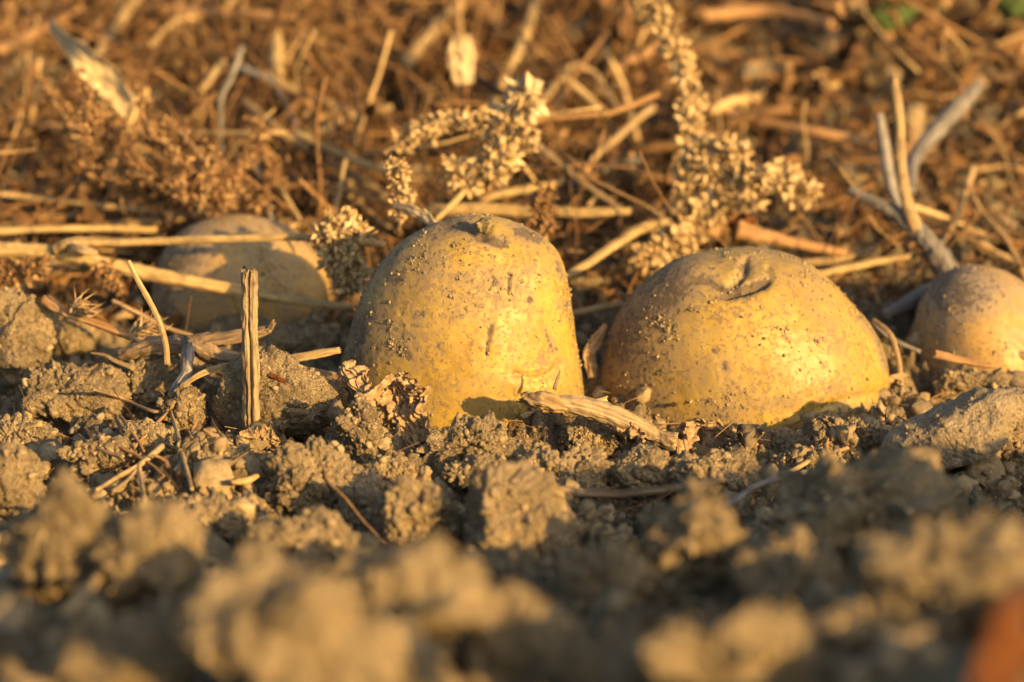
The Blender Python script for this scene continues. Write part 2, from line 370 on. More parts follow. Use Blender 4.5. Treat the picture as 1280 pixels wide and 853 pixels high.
# ------------------------------------------------------------------ potatoes
def pchip(t, T, V):
    return spline(np.stack([T, V], -1), 400), None
def potato(name, label, rows, y0, depth, mat, seed, sub=6, tilt=0.0, feats=()):
    rows = sorted(rows); P = [(aty(l, r_, y0), aty(r, r_, y0)) for r_, l, r in rows]
    z = np.array([a[2] for a, b in P]); cx = np.array([(a[0] + b[0]) / 2 for a, b in P]); hw = np.array([(b[0] - a[0]) / 2 for a, b in P])
    ztop, zbot = z[0], z[-1]; zc = (ztop + zbot) / 2; hz = (ztop - zbot) / 2
    V, F = ico(sub); V = V.copy(); th = np.arcsin(np.clip(V[:, 2], -1, 1))
    tab = np.arcsin(np.clip((z - zc) / hz, -1, 1))[::-1]
    # radius relative to the ellipsoid: smooth spline through the table
    ct = np.clip(np.cos(tab), 0.12, None); q = hw[::-1] / ct; q[0] = q[1]; q[-1] = q[-2]
    tt = np.linspace(0, 1, 600); Sx = spline(np.stack([tab, q, cx[::-1]], -1), 600)
    k = np.exp(-np.linspace(-2.5, 2.5, 41) ** 2); k /= k.sum()
    def sm(v): return np.convolve(np.pad(v, 20, mode='edge'), k, 'valid')
    Q = np.interp(th, Sx[:, 0], sm(Sx[:, 1])); CX = np.interp(th, Sx[:, 0], sm(Sx[:, 2]))
    x = CX + V[:, 0] * Q; y = V[:, 1] * depth * (Q / Q.max()) ** 0.5; zz = zc + V[:, 2] * hz
    O = np.array([CX.mean(), y0, zc]); D = np.stack([x - O[0], y, zz - O[2]], -1)
    n = V / np.linalg.norm(V, axis=1)[:, None]
    S0 = D + seed * 3.1
    D += n * (0.0012 * fbm(S0 * 22, 2, seed) + 0.00018 * fbm(S0 * 160, 3, seed + 1))[:, None]
    # small pits and lenticels
    d, idv = worley(S0 / 0.009, seed); D -= n * (0.0005 * (idv > 0.72) * np.exp(-(d / 0.10) ** 2))[:, None]
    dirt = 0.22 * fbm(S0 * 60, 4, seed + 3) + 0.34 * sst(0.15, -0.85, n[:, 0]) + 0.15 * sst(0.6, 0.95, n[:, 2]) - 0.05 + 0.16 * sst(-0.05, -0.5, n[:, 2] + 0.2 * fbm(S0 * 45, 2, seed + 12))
    pts, _ = worley(S0 / 0.006, seed + 5); dirt += 0.22 * np.exp(-(pts / 0.16) ** 2) * (fbm(S0 * 40, 2, seed + 6) > 0.0)
    front = n[:, 1] < 0.25; Wp = D + O
    # project to photo pixels to place the marks of this potato
    c, s = math.cos(PITCH), math.sin(PITCH); rel = Wp - CAM; fw = rel[:, 1] * c - rel[:, 2] * s; up = rel[:, 1] * s + rel[:, 2] * c
    U = W / 2 + rel[:, 0] / fw * fx; Vv = HT / 2 - up / fw * fx
    for (pl, wd, dp, dr) in feats:
        best = np.full(len(D), 1e9)
        wob = 1.6 * gn(np.stack([U * 0.12, Vv * 0.12, U * 0], -1), 3)
        for (a, b) in zip(pl[:-1], pl[1:]):
            a = np.array(a, float); b = np.array(b, float); ab = b - a
            t = np.clip(((U - a[0]) * ab[0] + (Vv - a[1]) * ab[1]) / (ab @ ab + 1e-9), 0, 1)
            best = np.minimum(best, np.hypot(U - a[0] - t * ab[0], Vv - a[1] - t * ab[1]) + wob)
        w_ = np.exp(-(np.clip(best, 0, None) / wd) ** 2) * front
        D -= n * (dp * w_)[:, None]; dirt += dr * w_
    o = mk(name, D, F, mat, None, O, attrs={"dirt": dirt}); tag(o, label, "potato", "potatoes pushing out of the soil")
    # soil clinging to the skin
    r = np.random.RandomState(seed + 50); N = 5600 if sub > 6 else 2600
    p = np.exp(3.6 * fbm(S0 * 70, 4, seed + 9, 0.7)) * (n[:, 2] > -0.4) * (0.5 + 0.8 * (n[:, 2] > 0.5) + 0.9 * (n[:, 0] < -0.35)); p /= p.sum(); idx = r.choice(len(D), N, p=p)
    V0, F0 = ico(1); sz = 0.00008 + 0.00060 * r.rand(N) ** 9
    Mx = rotm(N, r) * sz[:, None, None] * (0.6 + 0.8 * r.rand(N, 1, 3))
    CV, CF = batch(V0, F0, Mx, D[idx] + n[idx] * (sz * 0.2)[:, None])
    CV += 0.00025 * np.stack([gn(CV * 900 + 9.0 * k_, 6) for k_ in range(3)], -1)
    c_ = mk("clinging_soil", CV, CF, M_CRUMB, o, attrs={"tint": np.repeat(r.rand(N), len(V0))}); c_["kind"] = "stuff"
    return o, Wp

P1 = [(273, 596, 604), (277, 566, 634), (290, 530, 670), (310, 495, 695), (340, 470, 710), (380, 450, 718), (420, 438, 724), (450, 428, 728), (500, 421, 732), (550, 424, 729), (600, 446, 710), (645, 490, 665), (662, 570, 590)]
f1 = [([(560, 281), (590, 283), (602, 293)], 7, 0.0011, 0.55), ([(602, 290), (615, 300), (628, 303)], 6, 0.0012, 0.5), ([(600, 287), (603, 287)], 11, 0.0012, 0.3),
      ([(637, 340), (637, 352), (636, 364)], 1.6, 0.0012, 0.9), ([(613, 414), (610, 428), (608, 444)], 2.0, 0.0010, 0.8), ([(616, 404), (614, 414)], 2.0, 0.0004, 0.5),
      ([(645, 468), (665, 474), (685, 471), (699, 458)], 3.5, 0.0013, 0.0), ([(640, 480), (670, 488), (705, 480)], 9, -0.0007, 0.0),
      ([(506, 437), (512, 446)], 4, 0.0002, 0.5), ([(548, 430), (552, 442)], 4, 0.0002, 0.5), ([(650, 292), (672, 300)], 6, 0.0, 0.5), ([(490, 350), (505, 348)], 4, 0, 0.5),
      ([(681, 412), (692, 440)], 4, 0.0002, 0.35), ([(662, 375), (662.5, 375)], 6.5, -0.0006, 0.2), ([(662, 375), (662.5, 376)], 3.0, 0.0012, 0.7), ([(520, 395), (530, 392)], 4, 0.0001, 0.4),
      ([(697, 330), (702, 350)], 4, 0, 0.4), ([(575, 320), (640, 330)], 16, 0.0006, -0.25), ([(560, 470), (650, 420)], 30, 0, -0.12)]
pot1, W1 = potato("potato", "tall yellow potato standing in front with a stem scar on top", P1, 0.040, 0.039, M_POT, 3, 7, feats=f1)
nubp = aty(606, 286, 0.028); v0, F0 = ico(4); v0 = v0 * np.array([0.0030, 0.0026, 0.0026]); v0[:, 2] += 0.3 * np.abs(v0[:, 0]) ; v0 += 0.0008 * np.stack([fbm(v0 * 500 + k, 3, 3) for k in range(3)], -1)
mk("stem_scar", v0 + nubp - np.array(pot1.location) + np.array([0, 0, 0.0006]), F0, M_NUB, pot1)
P2 = [(311, 925, 940), (316, 893, 962), (325, 855, 995), (345, 820, 1026), (365, 797, 1048), (390, 778, 1073), (415, 765, 1092), (450, 754, 1107), (490, 749, 1112), (530, 755, 1106), (565, 780, 1080), (595, 830, 1020), (608, 910, 940)]
f2 = [([(862, 349), (885, 347), (905, 358), (915, 364)], 4.5, 0.0018, 0.7), ([(908, 365), (930, 360), (955, 352)], 6.5, 0.0040, 1.5), ([(915, 352), (928, 338), (932, 328)], 6, 0.0022, 0.25),
      ([(900, 345), (930, 345)], 22, 0.0022, 0.05), ([(960, 335), (964, 348)], 5, 0.0008, 0.1), ([(905, 455), (906, 460)], 4, 0.0003, 0.6), ([(893, 438), (894, 440)], 3, 0.0002, 0.5),
      ([(978, 420), (984, 424)], 4, 0.0002, 0.5), ([(1042, 480), (1032, 495), (1025, 500)], 7, 0, 0.4), ([(985, 392), (975, 378)], 6, 0, 0.35), ([(1075, 398), (1095, 430), (1106, 460)], 5, -0.0006, 0.4),
      ([(770, 430), (800, 400), (850, 360)], 15, 0, 0.2), ([(1000, 520), (1060, 500), (1105, 490)], 6, 0.0010, 0.1), ([(1050, 520), (1100, 505)], 7, 0, 0.35), ([(940, 505), (1000, 500)], 12, 0, 0.2),
      ([(880, 400), (1000, 450)], 40, 0, -0.18)]
pot2, W2 = potato("potato", "wide yellow potato with a dark cracked hollow near its top", P2, 0.058, 0.045, M_POT, 8, 7, feats=f2)
P3 = [(273, 292, 306), (280, 256, 343), (292, 230, 372), (310, 210, 392), (335, 197, 407), (370, 190, 415), (410, 200, 412), (445, 230, 385), (462, 290, 320)]
pot3, W3 = potato("potato", "half buried potato lying behind the crossing yellow stems", P3, 0.150, 0.036, M_POTD, 13, 6, feats=[([(230, 330), (300, 350)], 30, 0, 0.2)])
P4 = [(338, 1216, 1232), (344, 1192, 1262), (360, 1166, 1290), (385, 1149, 1310), (420, 1140, 1320), (455, 1138, 1322), (490, 1150, 1310), (520, 1190, 1270), (530, 1220, 1240)]
pot4, W4 = potato("potato", "dusty brown potato beside the grey branched twig", P4, 0.100, 0.036, M_POTD, 17, 6, feats=[([(1190, 360), (1240, 370)], 26, 0, 0.25)])

# ------------------------------------------------------------------ clods
def clod_mesh(size, seed, sub=5, facets=9, soft=0.5, rug=1.0, lump=0.10):
    r = np.random.RandomState(seed); u, F = ico(sub)
    n = r.normal(size=(facets, 3)); n /= np.linalg.norm(n, axis=1)[:, None]; d = 0.62 + 0.38 * r.rand(facets)
    q = d[None] / np.clip(u @ n.T, 1e-3, None); k = 15.0
    rad = -np.log(np.exp(-k * np.minimum(q, 3)).sum(1) + math.exp(-k * 1.0)) / k
    sc = np.array(size) / 2; P = u * rad[:, None] * sc; m = sc.mean()
    A = P + seed * 0.37
    w = np.stack([gn(A / m * 1.1 + 5.0 * k_, 1) for k_ in range(3)], -1); P = P + w * m * lump * 1.3
    P = P - u * (m * lump * 1.7 * (np.abs(gn(A / m * 1.3, 2)) + 0.45 * np.abs(gn(A / m * 3.1, 3)) + 0.15 * np.abs(gn(A / m * 7.0, 4)) - 0.3))[:, None]
    ms = sst(-0.15, 0.4, fbm(A * 55, 2, 7)); A2 = A + 0.0012 * w
    q_ = ms * 0.6 + 0.4
    P = P + u * (rug * (min(0.0052, 0.16 * m) * blocks(A, m * 0.62, 21) + 0.0016 * q_ * blocks(A, 0.0068, 22) + 0.0004 * q_ * blocks(A, 0.0026, 23)))[:, None]
    h = rug * ((0.0017 * chips(A2, 0.0098, 11, 0.75) + 0.0011 * chips(A2, 0.0048, 12, 0.75)) * (0.12 + 0.88 * ms) + 0.0006 * chips(A, 0.0024, 13, 0.75) * (0.3 + 0.7 * ms) + 0.0005 * gran(A, 0.00115, 14, 0.7) + 0.0007 * fbm(A * 420, 3, 15))
    cr = np.abs(gn(A * 85, 19)); h -= rug * 0.0016 * np.exp(-(cr / 0.045) ** 2)      # cracks
    return P + u * h[:, None], F
CLODV = []
def clod(px, py, w, h, label, seed, sub=5, mat=None, tilt=0.0, group="loose clods of dry soil", lift=0.28, rug=1.0, facets=9, dy=0.0, deep=0.9, name="soil_clod", cat="soil clod", lump=0.10, yabs=None):
    c0 = on(px, py, 0.0); sc = mpp(c0); hh = h * sc
    c = on(px, py + 0.1 * h, lift * hh); c = c + np.array([0, dy, 0])
    if yabs is not None: c = aty(px, py, yabs)
    sc = mpp(c)
    V, F = clod_mesh((w * sc * 1.12, (w * 0.55 + h * 0.45) * sc * deep, h * sc * 1.12), seed, sub, facets, rug=rug, lump=lump)
    if tilt:
        a = math.radians(tilt); ca, sa = math.cos(a), math.sin(a); V = V @ np.array([[ca, 0, -sa], [0, 1, 0], [sa, 0, ca]]).T
    o = mk(name, V, F, mat or M_CLOD, None, c); tag(o, label, cat, group); CLODV.append((V + c, V)); return o
C = [
 (24, 416, 100, 130, "tallest sunlit crumbly clod at the left edge, below the yellow stems", 174, 6, dict(lift=0.34, facets=7)),
 (90, 420, 46, 62, "small upright clod in the gap behind the frayed broken stalk", 102, 6, {}),
 (84, 487, 125, 84, "broad sunlit clod below the tallest clod at the left edge", 103, 6, {}),
 (188, 480, 84, 66, "sunlit clod at the foot of the bent grass blade", 104, 6, dict(facets=7)),
 (228, 514, 52, 50, "rounded little clod touching the thin forked root", 105, 6, {}),
 (180, 548, 66, 48, "smooth sunlit clod behind the crossing thin twigs", 106, 6, dict(rug=0.6)),
 (330, 528, 165, 100, "large grey clod standing right behind the split stake", 107, 6, dict(rug=0.85, dy=0.032, deep=0.6)),
 (388, 500, 60, 66, "sunlit pitted clod between the split stake and the tall potato", 108, 6, dict(dy=-0.012)),
 (350, 440, 120, 36, "flat grey clod between the split stake and the half buried potato", 109, 6, dict(rug=0.6, dy=0.02)),
 (272, 565, 38, 36, "small angular clod in front of the split stake", 110, 6, dict(facets=6, dy=-0.01)),
 (455, 520, 42, 90, "narrow upright clod leaning on the tall potato at its left foot", 111, 6, dict(dy=-0.012)),
 (14, 600, 84, 90, "clod half out of frame above the big sunlit one on the left", 112, 5, {}),
 (78, 655, 112, 135, "big sunlit clod with a ragged top in the left foreground", 113, 6, dict(rug=1.4, lump=0.20, lift=0.5)),
 (192, 688, 118, 105, "sunlit clod to the right of the ragged topped one in the left foreground", 114, 6, dict(rug=1.4, lump=0.20, lift=0.5)),
 (402, 592, 130, 96, "lumpy clod in front of the crushed leaf by the tall potato", 115, 6, {}),
 (385, 685, 125, 85, "low clod with a lit rim below the lumpy one, left of centre", 116, 5, dict(rug=1.4, lump=0.20)),
 (640, 640, 150, 150, "large grey upright clod below the tall potato, in the middle of the photo", 117, 6, dict(facets=8, rug=0.8)),
 (525, 645, 95, 92, "cracked grey clod left of the large grey upright clod", 118, 6, {}),
 (728, 541, 64, 54, "round gritty clod under the woody stalk chip", 119, 6, dict(rug=1.2, dy=-0.004)),
 (530, 742, 170, 120, "blurred clod with a bright right face, bottom centre left", 120, 5, dict(rug=1.4, lump=0.20, lift=0.55)),
 (350, 770, 230, 160, "largest blurred sunlit clod at the bottom of the photo", 121, 5, dict(rug=1.4, lump=0.20, lift=0.6)),
 (470, 838, 190, 100, "blurred sunlit clod cut by the bottom edge, right of the largest one", 122, 5, dict(rug=1.4, lump=0.20, lift=0.45)),
 (150, 820, 190, 110, "dark blurred clod in the bottom left corner area", 123, 5, {}),
 (1203, 532, 190, 74, "smooth pale slab shaped clod at the right edge, tilted up to the right", 124, 6, dict(mat=M_PALE, rug=0.3, tilt=22, facets=6, lump=0.10, lift=0.6)),
 (1078, 628, 225, 95, "wide blurred clod with a lit top, right of centre in the foreground", 125, 5, dict(rug=1.4, lump=0.20, lift=0.75)),
 (868, 672, 120, 90, "blurred clod with a small lit crest, straight below the wide potato", 126, 5, dict(rug=1.4, lump=0.20, lift=0.5)),
 (1195, 712, 230, 120, "bulky blurred clod with a lit crest at the right edge of the foreground", 127, 5, dict(rug=1.4, lump=0.20, lift=0.5)),
 (905, 805, 200, 130, "blurred orange lit clod on the bottom edge, right of centre", 128, 5, dict(rug=1.4, lump=0.20, lift=0.5)),
 (765, 830, 110, 90, "smaller blurred clod beside the orange lit one on the bottom edge", 129, 5, dict(rug=1.4, lump=0.20)),
 (1052, 545, 84, 46, "low gritty clod between the wide potato and the pale slab clod", 130, 6, dict(rug=1.4)),
 (960, 556, 92, 42, "flat grey clod below the middle of the wide potato", 131, 6, {}),
 (893, 592, 110, 62, "angular grey clod below the shredded grey leaf", 132, 6, dict(facets=7)),
 (800, 592, 96, 66, "grey clod below the woody stalk chip", 133, 6, {}),
 (708, 588, 100, 60, "lumpy grey clod right above the large grey upright clod", 134, 6, {}),
 (600, 550, 90, 52, "crumbly half lit clod pressed against the foot of the tall potato", 135, 6, dict(rug=1.3, dy=-0.004)),
 (30, 238, 70, 46, "tan clod in the left background above the yellow stems", 136, 5, dict(lift=0.4)),
 (30, 95, 100, 80, "large blurred brown clod in the top left corner", 137, 5, dict(lift=0.5)),
 (1215, 480, 90, 34, "crumbled clod in front of the dusty brown potato", 138, 5, {}),
 (1255, 560, 50, 44, "small clod tucked right of the pale slab clod", 139, 5, {}),
 (745, 715, 110, 84, "dark clod in deep shade right of the large grey upright clod", 140, 5, {}),
 (985, 715, 120, 76, "dark clod in shade between the two crested foreground clods", 141, 5, {}),
 (1085, 790, 130, 90, "dark clod in shade left of the rust orange leaf", 142, 5, {}),
 (640, 775, 120, 84, "rounded dark clod on the lower middle, above the bottom edge", 143, 5, {}),
 (255, 648, 90, 50, "low shaded clod between the left foreground clods and the lumpy one", 144, 5, {}),
 (1130, 655, 120, 60, "shaded clod under the wide blurred clod with the lit top", 145, 5, {}),
 (455, 640, 70, 60, "dim clod beside the cracked grey clod", 146, 5, {}),
 (600, 590, 80, 46, "grey clod wedged between the tall potato and the large grey clod", 147, 6, {}),
 (125, 565, 70, 40, "low dark clod under the crossing thin twigs", 148, 6, {}),
 (1010, 575, 70, 34, "small low clod at the left tip of the pale slab clod", 149, 6, {}),
 (30, 545, 70, 36, "gritty clod under the short yellow straw at the left edge", 150, 6, {}),
 (490, 590, 60, 50, "grey clod at the foot of the crushed leaf", 151, 6, {}),
]
for (px, py, w, h, lb, sd, sub, kw) in C: clod(px, py, w, h, lb, sd, sub, **kw)
clod(10, 768, 44, 26, "whitish flat stone at the left edge of the foreground", 160, 4, mat=M_STONE, rug=0.2, lift=0.9, name="pale_stone", cat="stone", group=None)
# no clods out of frame; the rise added in H0 throws the shade
rr_ = np.random.RandomState(5)

# ------------------------------------------------------------------ stems, twigs, straws
def pts(L):
    out = []
    for p in L:
        if p[2] is None: out.append(on(p[0], p[1], p[3] if len(p) > 3 else 0.003)); continue
        q = aty(*p[:3]); lf = 0.008 + 0.020 * float(sst(0.16, 0.30, p[2]))
        if p[2] > 0.12 and q[2] < float(H0(q[0], q[1])) + lf: q = on(p[0], p[1], lf)   # rests on the litter of the bank
        out.append(q)
    return out
def pr(P, px): return np.array(px) * np.mean([mpp(p) for p in P]) / 2
def stick(name, label, cat, L, w, mat, group=None, parent=None, **k):
    P = pts(L); o = mktube(name, P, pr(P, w), mat, parent, **k)
    if parent is None: tag(o, label, cat, group)
    return o
def hub(name, label, cat, p, group=None):
    e = bpy.data.objects.new(name, None); COL.objects.link(e); e.location = p; e.empty_display_size = 0.005; bpy.context.view_layer.update()
    return tag(e, label, cat, group)
G1 = "dry stems lying across the left side"
a = hub("forked_stalk", "thick yellow forked stem crossing in front of the half buried potato", "stem", aty(85, 310, 0.112), G1)
stick("main_stem", None, None, [(-25, 313, 0.118), (30, 313, 0.116), (85, 318, 0.112), (136, 331, 0.110), (204, 346, 0.106), (289, 362, 0.103), (360, 374, 0.102), (440, 386, 0.100)], [19, 19, 19, 18, 18, 16, 13, 10], M_STRAW, parent=a, seed=1, sides=20, ragged=1.0)
stick("side_branch", None, None, [(70, 312, 0.110), (95, 303, 0.107), (160, 303, 0.104), (238, 300, 0.101), (310, 298, 0.099), (381, 297, 0.098), (480, 306, 0.097)], [15, 13, 10, 10, 10, 9, 9], M_STRAW, parent=a, seed=2, sides=18, ragged=1.0)
stick("knot", None, None, [(88, 308, 0.105), (102, 313, 0.101), (122, 316, 0.101)], [7, 13, 6], M_BARK, parent=a, seed=3, rough=0.35, groove=0.3)
T = [
 ("straw", "yellow straw behind the fork of the thick stem, left edge", [(-15, 291, 0.16), (55, 286, 0.16), (130, 286, 0.165), (196, 288, 0.17)], [9, 10, 8, 8], M_STRAW),
 ("straw", "thin straw slanting down from the left edge above the thick stem", [(-15, 240, 0.20), (60, 250, 0.20), (130, 258, 0.19), (235, 270, 0.19)], [7, 7, 8, 6], M_STEM),
 ("straw", "frayed flat straw above the top of the half buried potato", [(120, 283, 0.19), (200, 276, 0.19), (270, 268, 0.19), (330, 290, 0.185)], [8, 12, 11, 6], M_STEM),
 ("straw", "pale broken stalk peeking over the half buried potato", [(345, 281, 0.20), (380, 281, 0.20), (430, 280, 0.20)], [13, 14, 12], M_STRAW),
 ("straw", "long grey yellow stalk running down to the upper left of the tall potato", [(305, 128, 0.30), (350, 165, 0.27), (400, 196, 0.25), (450, 225, 0.23), (482, 245, 0.22)], [13, 12, 12, 12, 10], M_STEM),
 ("straw", "bright stalk beside the long grey yellow one, upper left of the tall potato", [(368, 165, 0.24), (420, 190, 0.22), (495, 220, 0.20)], [8, 9, 8], M_STRAW),
 ("straw", "grey arched stem in the upper left, bending down to the long stalk", [(300, 84, 0.30), (335, 100, 0.29), (358, 128, 0.28), (372, 166, 0.27)], [8, 9, 9, 8], M_GREY),
 ("straw", "upright dark twig with a pale tip in the upper left", [(303, 58, 0.26), (290, 95, 0.255), (276, 125, 0.25), (276, 170, 0.25), (276, 225, 0.25)], [8, 8, 8, 7, 6], M_GREY),
 ("straw", "short bright stub leaning beside the upright dark twig", [(280, 76, 0.30), (262, 100, 0.29), (250, 115, 0.285)], [8, 9, 7], M_STEM),
 ("straw", "blurred pale stalk pointing down over the left background", [(345, 45, 0.42), (345, 75, 0.41), (345, 110, 0.40)], [17, 19, 17], M_STRAW),
 ("straw", "straight stalk rising steeply in the top middle", [(672, -10, 0.42), (655, 50, 0.40), (632, 95, 0.38), (614, 132, 0.37)], [14, 14, 13, 12], M_STRAW),
 ("straw", "brown diagonal stalk sloping down right from the pale seed cluster", [(660, 172, 0.19), (700, 205, 0.185), (745, 240, 0.18), (785, 268, 0.18)], [10, 9, 8, 8], M_BARK),
 ("straw", "thick yellow stalk lying just behind the top of the tall potato", [(535, 262, 0.17), (600, 262, 0.17), (660, 264, 0.17), (720, 266, 0.17), (788, 264, 0.17)], [14, 16, 15, 13, 10], M_STRAW),
 ("straw", "yellow stalk slanting up just above the one behind the tall potato", [(600, 250, 0.19), (650, 238, 0.19), (705, 226, 0.19)], [9, 11, 9], M_STRAW),
 ("straw", "bent stalk rising from between the two big potatoes to the right", [(700, 350, 0.12), (735, 330, 0.13), (775, 302, 0.14), (805, 285, 0.15), (836, 278, 0.16)], [10, 11, 12, 14, 10], M_STRAW),
 ("straw", "bright slanting straw right of the pale seed cluster", [(706, 98, 0.30), (735, 122, 0.29), (757, 145, 0.28)], [9, 10, 9], M_STRAW),
 ("straw", "curved grey straw arching over the right of the pale seed cluster", [(718, 80, 0.32), (740, 90, 0.32), (758, 115, 0.31), (775, 140, 0.31)], [8, 8, 8, 7], M_STEM),
 ("straw", "stalk slanting up to the right from behind the pale seed cluster", [(672, 135, 0.33), (692, 108, 0.34), (715, 80, 0.35)], [9, 10, 9], M_STEM),
 ("straw", "thin orange stalk slanting up across the top right of centre", [(758, 92, 0.42), (800, 70, 0.42), (835, 48, 0.42)], [12, 13, 12], M_ORST),
 ("straw", "long straw lying across the background left of the grey branched twig", [(890, 133, 0.36), (950, 152, 0.34), (1020, 166, 0.33), (1092, 178, 0.33)], [10, 12, 13, 12], M_ORST),
 ("straw", "orange tinted stalk stub right behind the wide potato", [(920, 287, 0.17), (960, 298, 0.17), (1000, 305, 0.17), (1055, 316, 0.17)], [26, 17, 13, 12], M_ORST),
 ("straw", "straw lying level right of the wide potato's shoulder", [(1008, 346, 0.15), (1060, 335, 0.15), (1100, 326, 0.15), (1145, 320, 0.15)], [9, 11, 10, 8], M_STRAW),
 ("straw", "upper one of the two straws right of the wide potato's shoulder", [(1000, 330, 0.17), (1045, 325, 0.17), (1095, 310, 0.17)], [9, 12, 8], M_STEM),
 ("straw", "yellow straw leaning at the right edge above the dusty brown potato", [(1215, 302, 0.20), (1250, 322, 0.19), (1295, 352, 0.18)], [12, 14, 13], M_STRAW),
 ("straw", "small pale sprig rising beside the grey branched twig", [(1217, 208, 0.22), (1205, 245, 0.21), (1192, 280, 0.20), (1178, 305, 0.19)], [10, 8, 7, 6], M_STEM),
 ("straw", "diagonal straw at the top left corner going up to the right", [(-5, 65, 0.48), (45, 42, 0.48), (85, 20, 0.48), (130, -5, 0.48)], [16, 15, 15, 15], M_ORST),
 ("straw", "steep brown straw crossing the top edge near the left", [(122, 68, 0.42), (142, 38, 0.42), (172, -6, 0.42)], [13, 14, 13], M_STEM),
 ("straw", "long level straw along the top edge, left of centre", [(200, 12, 0.52), (280, 18, 0.52), (370, 22, 0.52)], [14, 15, 14], M_ORST),
 ("straw", "short leaning straw inside the brown weed on the left", [(185, 112, 0.24), (165, 148, 0.235), (150, 190, 0.23)], [8, 8, 7], M_STRAW),
 ("straw", "light forked straw left of the fluffy level spike", [(395, 168, 0.28), (430, 148, 0.28), (490, 134, 0.28)], [8, 9, 8], M_STEM),
 ("straw", "fat blurred stalk slanting up through the top centre left", [(505, 82, 0.40), (535, 45, 0.42), (590, -8, 0.44)], [19, 18, 17], M_STEM),
 ("straw", "grey green stem half hidden behind the stalks of the seed heads", [(715, 232, 0.24), (750, 215, 0.24), (800, 198, 0.24)], [11, 11, 10], M_GREY),
 ("straw", "thin stalk standing above the half buried potato, right side", [(432, 200, 0.20), (424, 240, 0.19), (415, 275, 0.18)], [6, 6, 5], M_STEM),
 ("straw", "dark thin stalk leaning above the half buried potato", [(318, 200, 0.20), (330, 240, 0.19), (342, 285, 0.18)], [7, 8, 6], M_GREY),
 ("straw", "thin leaning straw beside the dark one above the half buried potato", [(338, 220, 0.19), (360, 250, 0.185), (376, 276, 0.18)], [6, 6, 5], M_STEM),
 ("straw", "level brown straw over the top edge, right half", [(880, 20, 0.60), (960, 14, 0.60), (1040, 30, 0.60)], [16, 15, 14], M_ORST),
 ("straw", "short slanting straw behind the tall seed spike", [(815, 135, 0.36), (790, 155, 0.35), (735, 205, 0.33)], [10, 9, 7], M_STEM),
 ("straw", "thin straw between the wide and the dusty brown potato", [(1092, 400, 0.075), (1118, 428, 0.065), (1128, 500, 0.055)], [6, 7, 7], M_STEM),
 ("straw", "level straw stump seen between the two big potatoes", [(716, 392, 0.10), (745, 386, 0.10), (778, 380, 0.10)], [9, 9, 8], M_STEM),
 ("straw", "horizontal thin stalk behind the long grey yellow one", [(330, 92, 0.38), (380, 118, 0.36), (440, 140, 0.35)], [10, 11, 9], M_STEM),
]
for k, (n, lb, L, w, m) in enumerate(T):
    stick(n, lb, "straw", L, w, m, "dry stalks strewn over the bank behind the potatoes", seed=20 + k, sides=12, ragged=0.8, wob=0.0004)

NEARG = "thin twigs and roots on the left soil"
o = stick("split_stake", "upright split dry stalk standing like a stake left of the tall potato", "stalk", [(312, 339, -0.002), (312, 390, -0.003), (313, 440, -0.004), (314, 500, -0.006), (317, 548, -0.008)], [18, 19, 19, 20, 21], M_WOOD, seed=60, sides=72, split=0.8, ragged=0.9, groove=0.3, rough=0.22)
stick("grass_blade", "bent greyish grass blade standing upright in the left clods", "grass blade", [(160, 326, 0.020), (172, 350, 0.019), (186, 375, 0.018), (199, 402, 0.017), (207, 430, 0.016), (209, 456, 0.015)], [6, 6.5, 7, 7, 7.5, 8], M_STEM, seed=61, sides=16, flat=0.5)
a = hub("dead_root", "dark weathered root lying behind the split stake", "root", aty(235, 440, 0.03))
stick("root_trunk", None, None, [(150, 446, 0.040), (190, 434, 0.036), (236, 430, 0.032), (280, 424, 0.030), (330, 414, 0.028), (342, 404, 0.026)], [16, 22, 22, 17, 12, 6], M_BARK, parent=a, seed=62, sides=28, rough=0.3, groove=0.3, ragged=1)
stick("root_fork", None, None, [(235, 432, 0.028), (268, 444, 0.024), (310, 452, 0.022), (360, 462, 0.020), (415, 474, 0.018), (450, 486, 0.012)], [18, 20, 19, 18, 15, 8], M_BARK, parent=a, seed=63, sides=28, rough=0.35, groove=0.35, ragged=2)
stick("root_fork", None, None, [(236, 432, 0.026), (234, 455, 0.018), (232, 470, 0.014), (217, 490, 0.008)], [16, 14, 15, 12], M_GREY, parent=a, seed=64, sides=24, rough=0.3, groove=0.35, ragged=2)
stick("flat_straw", "flat bright straw blade lying across the split stake's foot", "straw", [(214, 511, 0.002), (228, 485, 0.006), (255, 466, 0.008), (300, 455, 0.016), (350, 450, 0.018), (396, 443, 0.018), (424, 438, 0.018)], [4, 6, 9, 11, 12, 14, 10], M_STRAW, seed=65, sides=20, flat=0.3, ragged=1.2)
a = hub("forked_root", "thin forked root hanging down beside the rounded little clod", "root", aty(214, 512, 0.0), NEARG)
stick("root_strand", None, None, [(212, 510, None, 0.007), (221, 540, None, 0.007), (230, 575, None, 0.007), (240, 612, None, 0.007)], [4, 5.5, 5.5, 5], M_STEM, parent=a, seed=66)
stick("root_strand", None, None, [(214, 512, None, 0.007), (195, 530, None, 0.007), (175, 552, None, 0.007), (160, 566, None, 0.007)], [4.5, 5, 4.5, 3], M_ORST, parent=a, seed=67)
stick("root_strand", None, None, [(210, 512, None, 0.007), (190, 514, None, 0.007), (152, 498, None, 0.007), (116, 487, 0.002)], [4, 5, 4.5, 4], M_BARK, parent=a, seed=68)
a = hub("forked_twig", "grey three pronged twig on the soil at the lower left", "twig", aty(172, 582, None, 0.007), NEARG)
stick("twig_prong", None, None, [(203, 558, None, 0.007), (186, 572, None, 0.007), (172, 583, None, 0.007), (150, 595, None, 0.007), (120, 613, None, 0.007)], [9, 8, 7, 6, 5], M_STEM, parent=a, seed=69)
